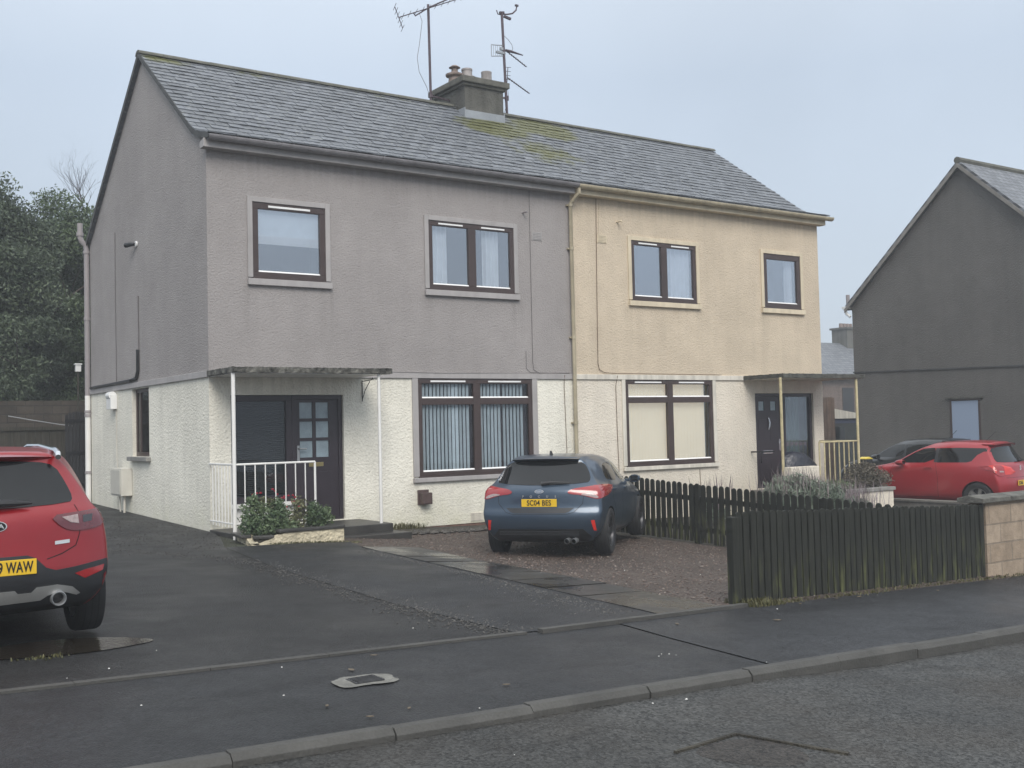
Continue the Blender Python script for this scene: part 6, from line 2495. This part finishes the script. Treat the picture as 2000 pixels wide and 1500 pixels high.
def small_hatch(label, loc, heading, paintm, glass, with_plate, rim):
    c = empty('parked_car', loc, -heading, label, 'car', 'cars parked by the houses')
    LV = [
        (.22, .20, -.46, 2.98, .68, .75, .64, .10, .25),
        (.33, .30, -.56, 3.10, .77, .83, .74, .12, .30),
        (.50, .48, -.62, 3.17, .83, .858, .79, .16, .34),
        (.66, .64, -.62, 3.19, .85, .866, .80, .18, .36),
        (.76, .72, -.585, 3.15, .852, .868, .78, .18, .40),
        (.90, .86, -.575, 2.95, .845, .868, .75, .20, .36),
        (.985, .95, -.555, 2.62, .815, .852, .72, .20, .28),
        (1.03, 1.02, -.51, 2.08, .775, .825, .69, .20, .20),
        (1.15, 1.15, -.42, 1.86, .72, .775, .66, .18, .18),
        (1.30, 1.32, -.31, 1.52, .655, .705, .60, .15, .15),
        (1.40, 1.41, -.275, 1.26, .585, .635, .54, .12, .12),
        (1.445, 1.455, -.24, 1.10, .50, .55, .47, .10, .10),
    ]
    bme, bvh = car_body(LV, paintm, [(0, .31, .345), (2.45, .31, .345)], .035)
    link('body', bme, c)
    s_ = Skin(bvh, c)
    for (x, y) in ((.76, 0), (-.76, 0), (.76, 2.45), (-.76, 2.45)):
        wheel(c, x, y, .31, .19, .205, rim, 5, True)
    for d, s in (('right', 1), ('left', -1)):
        s_.patch('side_window', [(.22, 1.045), (.86, 1.04), (.86, 1.345), (.40, 1.352), (-.26, 1.335), (-.36, 1.28), (-.10, 1.27), (.02, 1.20), (.12, 1.07)], d, M['dark_glass'], .003, .05, .008, 0)
        s_.patch('side_window', [(.92, 1.04), (1.82, 1.03), (1.78, 1.07), (1.30, 1.325), (1.1, 1.35), (.93, 1.35)], d, glass, .003, .07, .008, 1)
        s_.patch('pillar', [(.84, 1.045), (.94, 1.045), (.94, 1.345), (.84, 1.34)], d, M['trim_black'], .0025, .07, .006)
        s_.patch('pillar', [(-.20, 1.265), (-.20, 1.34), (-.30, 1.33), (-.40, 1.25)], d, M['trim_black'], .0022, .05, .006)
        s_.seam([(.89, 1.04), (.84, .70), (.86, .30)], d)
        s_.patch('tail_light', [(-.58, .78), (-.42, .79), (-.34, .93), (-.20, .985), (-.50, .99)], d, M['reflector_red'], .010, .04, .02, 1)
        s_.seam([(1.90, 1.0), (1.95, .75), (1.86, .30), (.86, .30)], d)
        handle(s_, 1.04, .925, d, paintm)
        mirror_part(s_, c, s * .95, 1.66, 1.04, paintm)
        lamp = s_.patch('tail_light', [(s * a, b) for a, b in ((.60, .985), (.80, .985), (.845, .95), (.835, .76), (.62, .755), (.61, .84))], 'rear', M['lens_red'], .012, .04, .03, 1)
        s_.patch('lens', [(s * a, b) for a, b in ((.64, .865), (.74, .872), (.74, .84), (.64, .835))], 'rear', M['lens_clear'], .0145, .04, .006, 0, parent=lamp)
        s_.patch('headlight', [(s * a, b) for a, b in ((.42, .72), (.72, .80), (.74, .68), (.44, .64))], 'front', M['lens_clear'], .008, .06, .02, 1)
    s_.patch('rear_window', [(-.64, 1.04), (0, 1.03), (.64, 1.04), (.67, 1.08), (.60, 1.25), (.54, 1.35), (0, 1.375), (-.54, 1.35), (-.60, 1.25), (-.67, 1.08)], 'rear', M['dark_glass'], .004, .06, .01, 1)
    s_.patch('windscreen', [(-.62, 1.07), (.62, 1.07), (.50, 1.37), (0, 1.40), (-.50, 1.37)], 'front', M['dark_glass'], .004, .08, .01, 1)
    s_.seam([(-.60, .72), (.60, .72)], 'rear')
    mb = MB()
    V = []
    for i in range(13):
        u = -1 + 2 * i / 12
        yb = -.36 + .10 * abs(u) ** 2.2
        V += [(u * .575, yb, 1.405 + .03 * (1 - u * u)), (u * .60, yb + .24, 1.425 + .045 * (1 - u * u)), (u * .57, yb + .03, 1.375 + .03 * (1 - u * u))]
    F = []
    for i in range(12):
        a = i * 3
        F += [(a, a + 3, a + 4, a + 1), (a, a + 2, a + 5, a + 3), (a + 1, a + 4, a + 5, a + 2)]
    mb.add(V, F)
    mb.build('roof_spoiler', paintm, c, smooth=True)
    mb = MB()
    mb.tube([(-.02, -.535, 1.07), (.10, -.53, 1.085), (.32, -.49, 1.075)], [.024, .016, .008], 8)
    mb.build('rear_wiper', M['black_plastic'], c, smooth=True)
    mb = MB()
    mb.tube([(0, .15, 1.47), (0, -.08, 1.68)], .006, 6)
    mb.build('roof_antenna', M['black_plastic'], c)
    if with_plate:
        plate(s_, 'SD66', .60, align='LEFT', textx=-.235)
        loc, nor, dv = s_.cast(0, .905, 'rear')
        text('badge', 'S', .13, M['badge_metal'], c, (0, loc.y - .006, .905), (PI / 2, 0, 0), bold=.004)
        s_.patch('model_badge', [(-.52, .925), (-.38, .93), (-.38, .905), (-.52, .90)], 'rear', M['badge_metal'], .006, .05, .008)
        s_.patch('lower_bumper', [(-.60, .40), (.60, .40), (.70, .24), (-.70, .24)], 'rear', M['trim_black'], .006, .06, .02)
    return c


hglass = window_glass('see through car glass', .12, (.6, .62, .6))
SX_, SY_ = 16.15, -3.15
small_hatch('red three door looking hatchback parked beyond the low wall on the right', (SX_, SY_, -.50), R(-9), paint('red paint', (0.31, 0.013, 0.020), .1, .3), M['dark_glass'], True, M['rim_silver'])
small_hatch('dark car mostly hidden behind the red hatchback on the right', (18.9, -.4, -.50), R(-2), paint('near black paint', (0.016, 0.017, 0.019), .3, .3), M['dark_glass'], False, M['rim_dark'])
yb = empty('wheelie_bin', (17.22, 1.0, H(17.22, 1.0) + .10), 0, 'dark wheelie bin with a yellow lid beside the dark car', 'bin')
mb = MB()
mb.prism([(-.15, 1.04), (.15, 1.04), (.15, 1.055), (.02, 1.10), (-.15, 1.06)], 'y', -.12, .12)
mb.build('lid', M['yellow'], yb, bevel=.01)
mb = MB()
mb.prism([(-.11, -.1), (.11, -.1), (.14, 1.038), (-.14, 1.038)], 'y', -.11, .11)
mb.build('bin', M['black_plastic'], yb)

# =============================================================== light, sky, camera
world = bpy.data.worlds.new('World')
scene.world = world
world.use_nodes = True
nt = world.node_tree
nt.nodes.clear()
out = nt.nodes.new('ShaderNodeOutputWorld')
bg = nt.nodes.new('ShaderNodeBackground')
sky = nt.nodes.new('ShaderNodeTexSky')
sky.sky_type = 'NISHITA'
sky.sun_disc = False
SUN_EL, SUN_AZ = R(40), R(203)     # azimuth clockwise from +Y
sky.sun_elevation = SUN_EL
sky.sun_rotation = SUN_AZ
sky.air_density = 1.0
sky.dust_density = 4.0
sky.ozone_density = 1.5
# a closed cloud layer in front of that sky: brighter overhead, faintly patchy
tc = nt.nodes.new('ShaderNodeTexCoord')
sep = nt.nodes.new('ShaderNodeSeparateXYZ')
nt.links.new(tc.outputs['Generated'], sep.inputs[0])
rp = nt.nodes.new('ShaderNodeValToRGB')
els = rp.color_ramp.elements
CL = [(0.0, (4.95, 5.55, 6.2)), (0.10, (4.75, 5.45, 6.25)), (0.30, (4.75, 5.5, 6.5)), (0.60, (8.0, 8.6, 9.2)), (1.0, (11.0, 11.4, 11.8))]
while len(els) < len(CL):
    els.new(.5)
for e, (p, c) in zip(els, CL):
    e.position = p
    e.color = (*[v / 20 for v in c], 1)
nt.links.new(sep.outputs[2], rp.inputs[0])
nz = nt.nodes.new('ShaderNodeTexNoise')
nz.inputs['Scale'].default_value = 2.2
nz.inputs['Detail'].default_value = 4
nt.links.new(tc.outputs['Generated'], nz.inputs['Vector'])
mr = nt.nodes.new('ShaderNodeMapRange')
mr.inputs[1].default_value, mr.inputs[2].default_value, mr.inputs[3].default_value, mr.inputs[4].default_value = .3, .7, 18.6, 22.2
nt.links.new(nz.outputs['Fac'], mr.inputs[0])
vm = nt.nodes.new('ShaderNodeVectorMath')
vm.operation = 'SCALE'
nt.links.new(rp.outputs[0], vm.inputs[0])
nt.links.new(mr.outputs[0], vm.inputs['Scale'])
mx = nt.nodes.new('ShaderNodeMix')
mx.data_type = 'RGBA'
mx.inputs[0].default_value = .92
nt.links.new(sky.outputs[0], mx.inputs[6])
nt.links.new(vm.outputs[0], mx.inputs[7])
nt.links.new(mx.outputs[2], bg.inputs[0])
bg.inputs[1].default_value = 0.085
nt.links.new(bg.outputs[0], out.inputs[0])

sun = bpy.data.lights.new('sun', 'SUN')
sun.energy = 1.5
sun.angle = R(30)
sun.color = (1.0, .95, .88)
so = bpy.data.objects.new('sun', sun)
COL.objects.link(so)
d = Vector((math.sin(SUN_AZ) * math.cos(SUN_EL), math.cos(SUN_AZ) * math.cos(SUN_EL), math.sin(SUN_EL)))
so.rotation_euler = d.to_track_quat('Z', 'Y').to_euler()

mb = MB()
mb.box(-155, 155, -155, 155, -9.3, 11.9)
hz = mb.build('haze', bpy.data.materials.new('mist'))
tag(hz, kind='stuff')
hm = hz.data.materials[0]
hm.use_nodes = True
hm.node_tree.nodes.clear()
ho = hm.node_tree.nodes.new('ShaderNodeOutputMaterial')
hv = hm.node_tree.nodes.new('ShaderNodeVolumePrincipled')
hv.inputs['Color'].default_value = (.86, .90, .95, 1)
hv.inputs['Density'].default_value = 0.0026
hm.node_tree.links.new(hv.outputs[0], ho.inputs['Volume'])

cam = bpy.data.cameras.new('camera')
co = bpy.data.objects.new('camera', cam)
COL.objects.link(co)
yaw, pitch, roll = 0.60282, 0.03957, -0.02371
f = Vector((math.sin(yaw) * math.cos(pitch), math.cos(yaw) * math.cos(pitch), math.sin(pitch)))
r = Vector((math.cos(yaw), -math.sin(yaw), 0))
u = r.cross(f)
r2 = r * math.cos(roll) + u * math.sin(roll)
u2 = -r * math.sin(roll) + u * math.cos(roll)
m = Matrix((r2, u2, -f)).transposed().to_4x4()
m.translation = Vector((-5.8599, -16.8959, 1.5135))
co.matrix_world = m
cam.sensor_width = 36
cam.lens = 2149.68 / 2000 * 36
cam.clip_end = 2000
cam.clip_start = .05
scene.camera = co
scene.view_settings.view_transform = 'Standard'
scene.view_settings.look = 'None'
scene.view_settings.exposure = 0.64
scene.view_settings.gamma = 1.0
scene.cycles.use_denoising = True
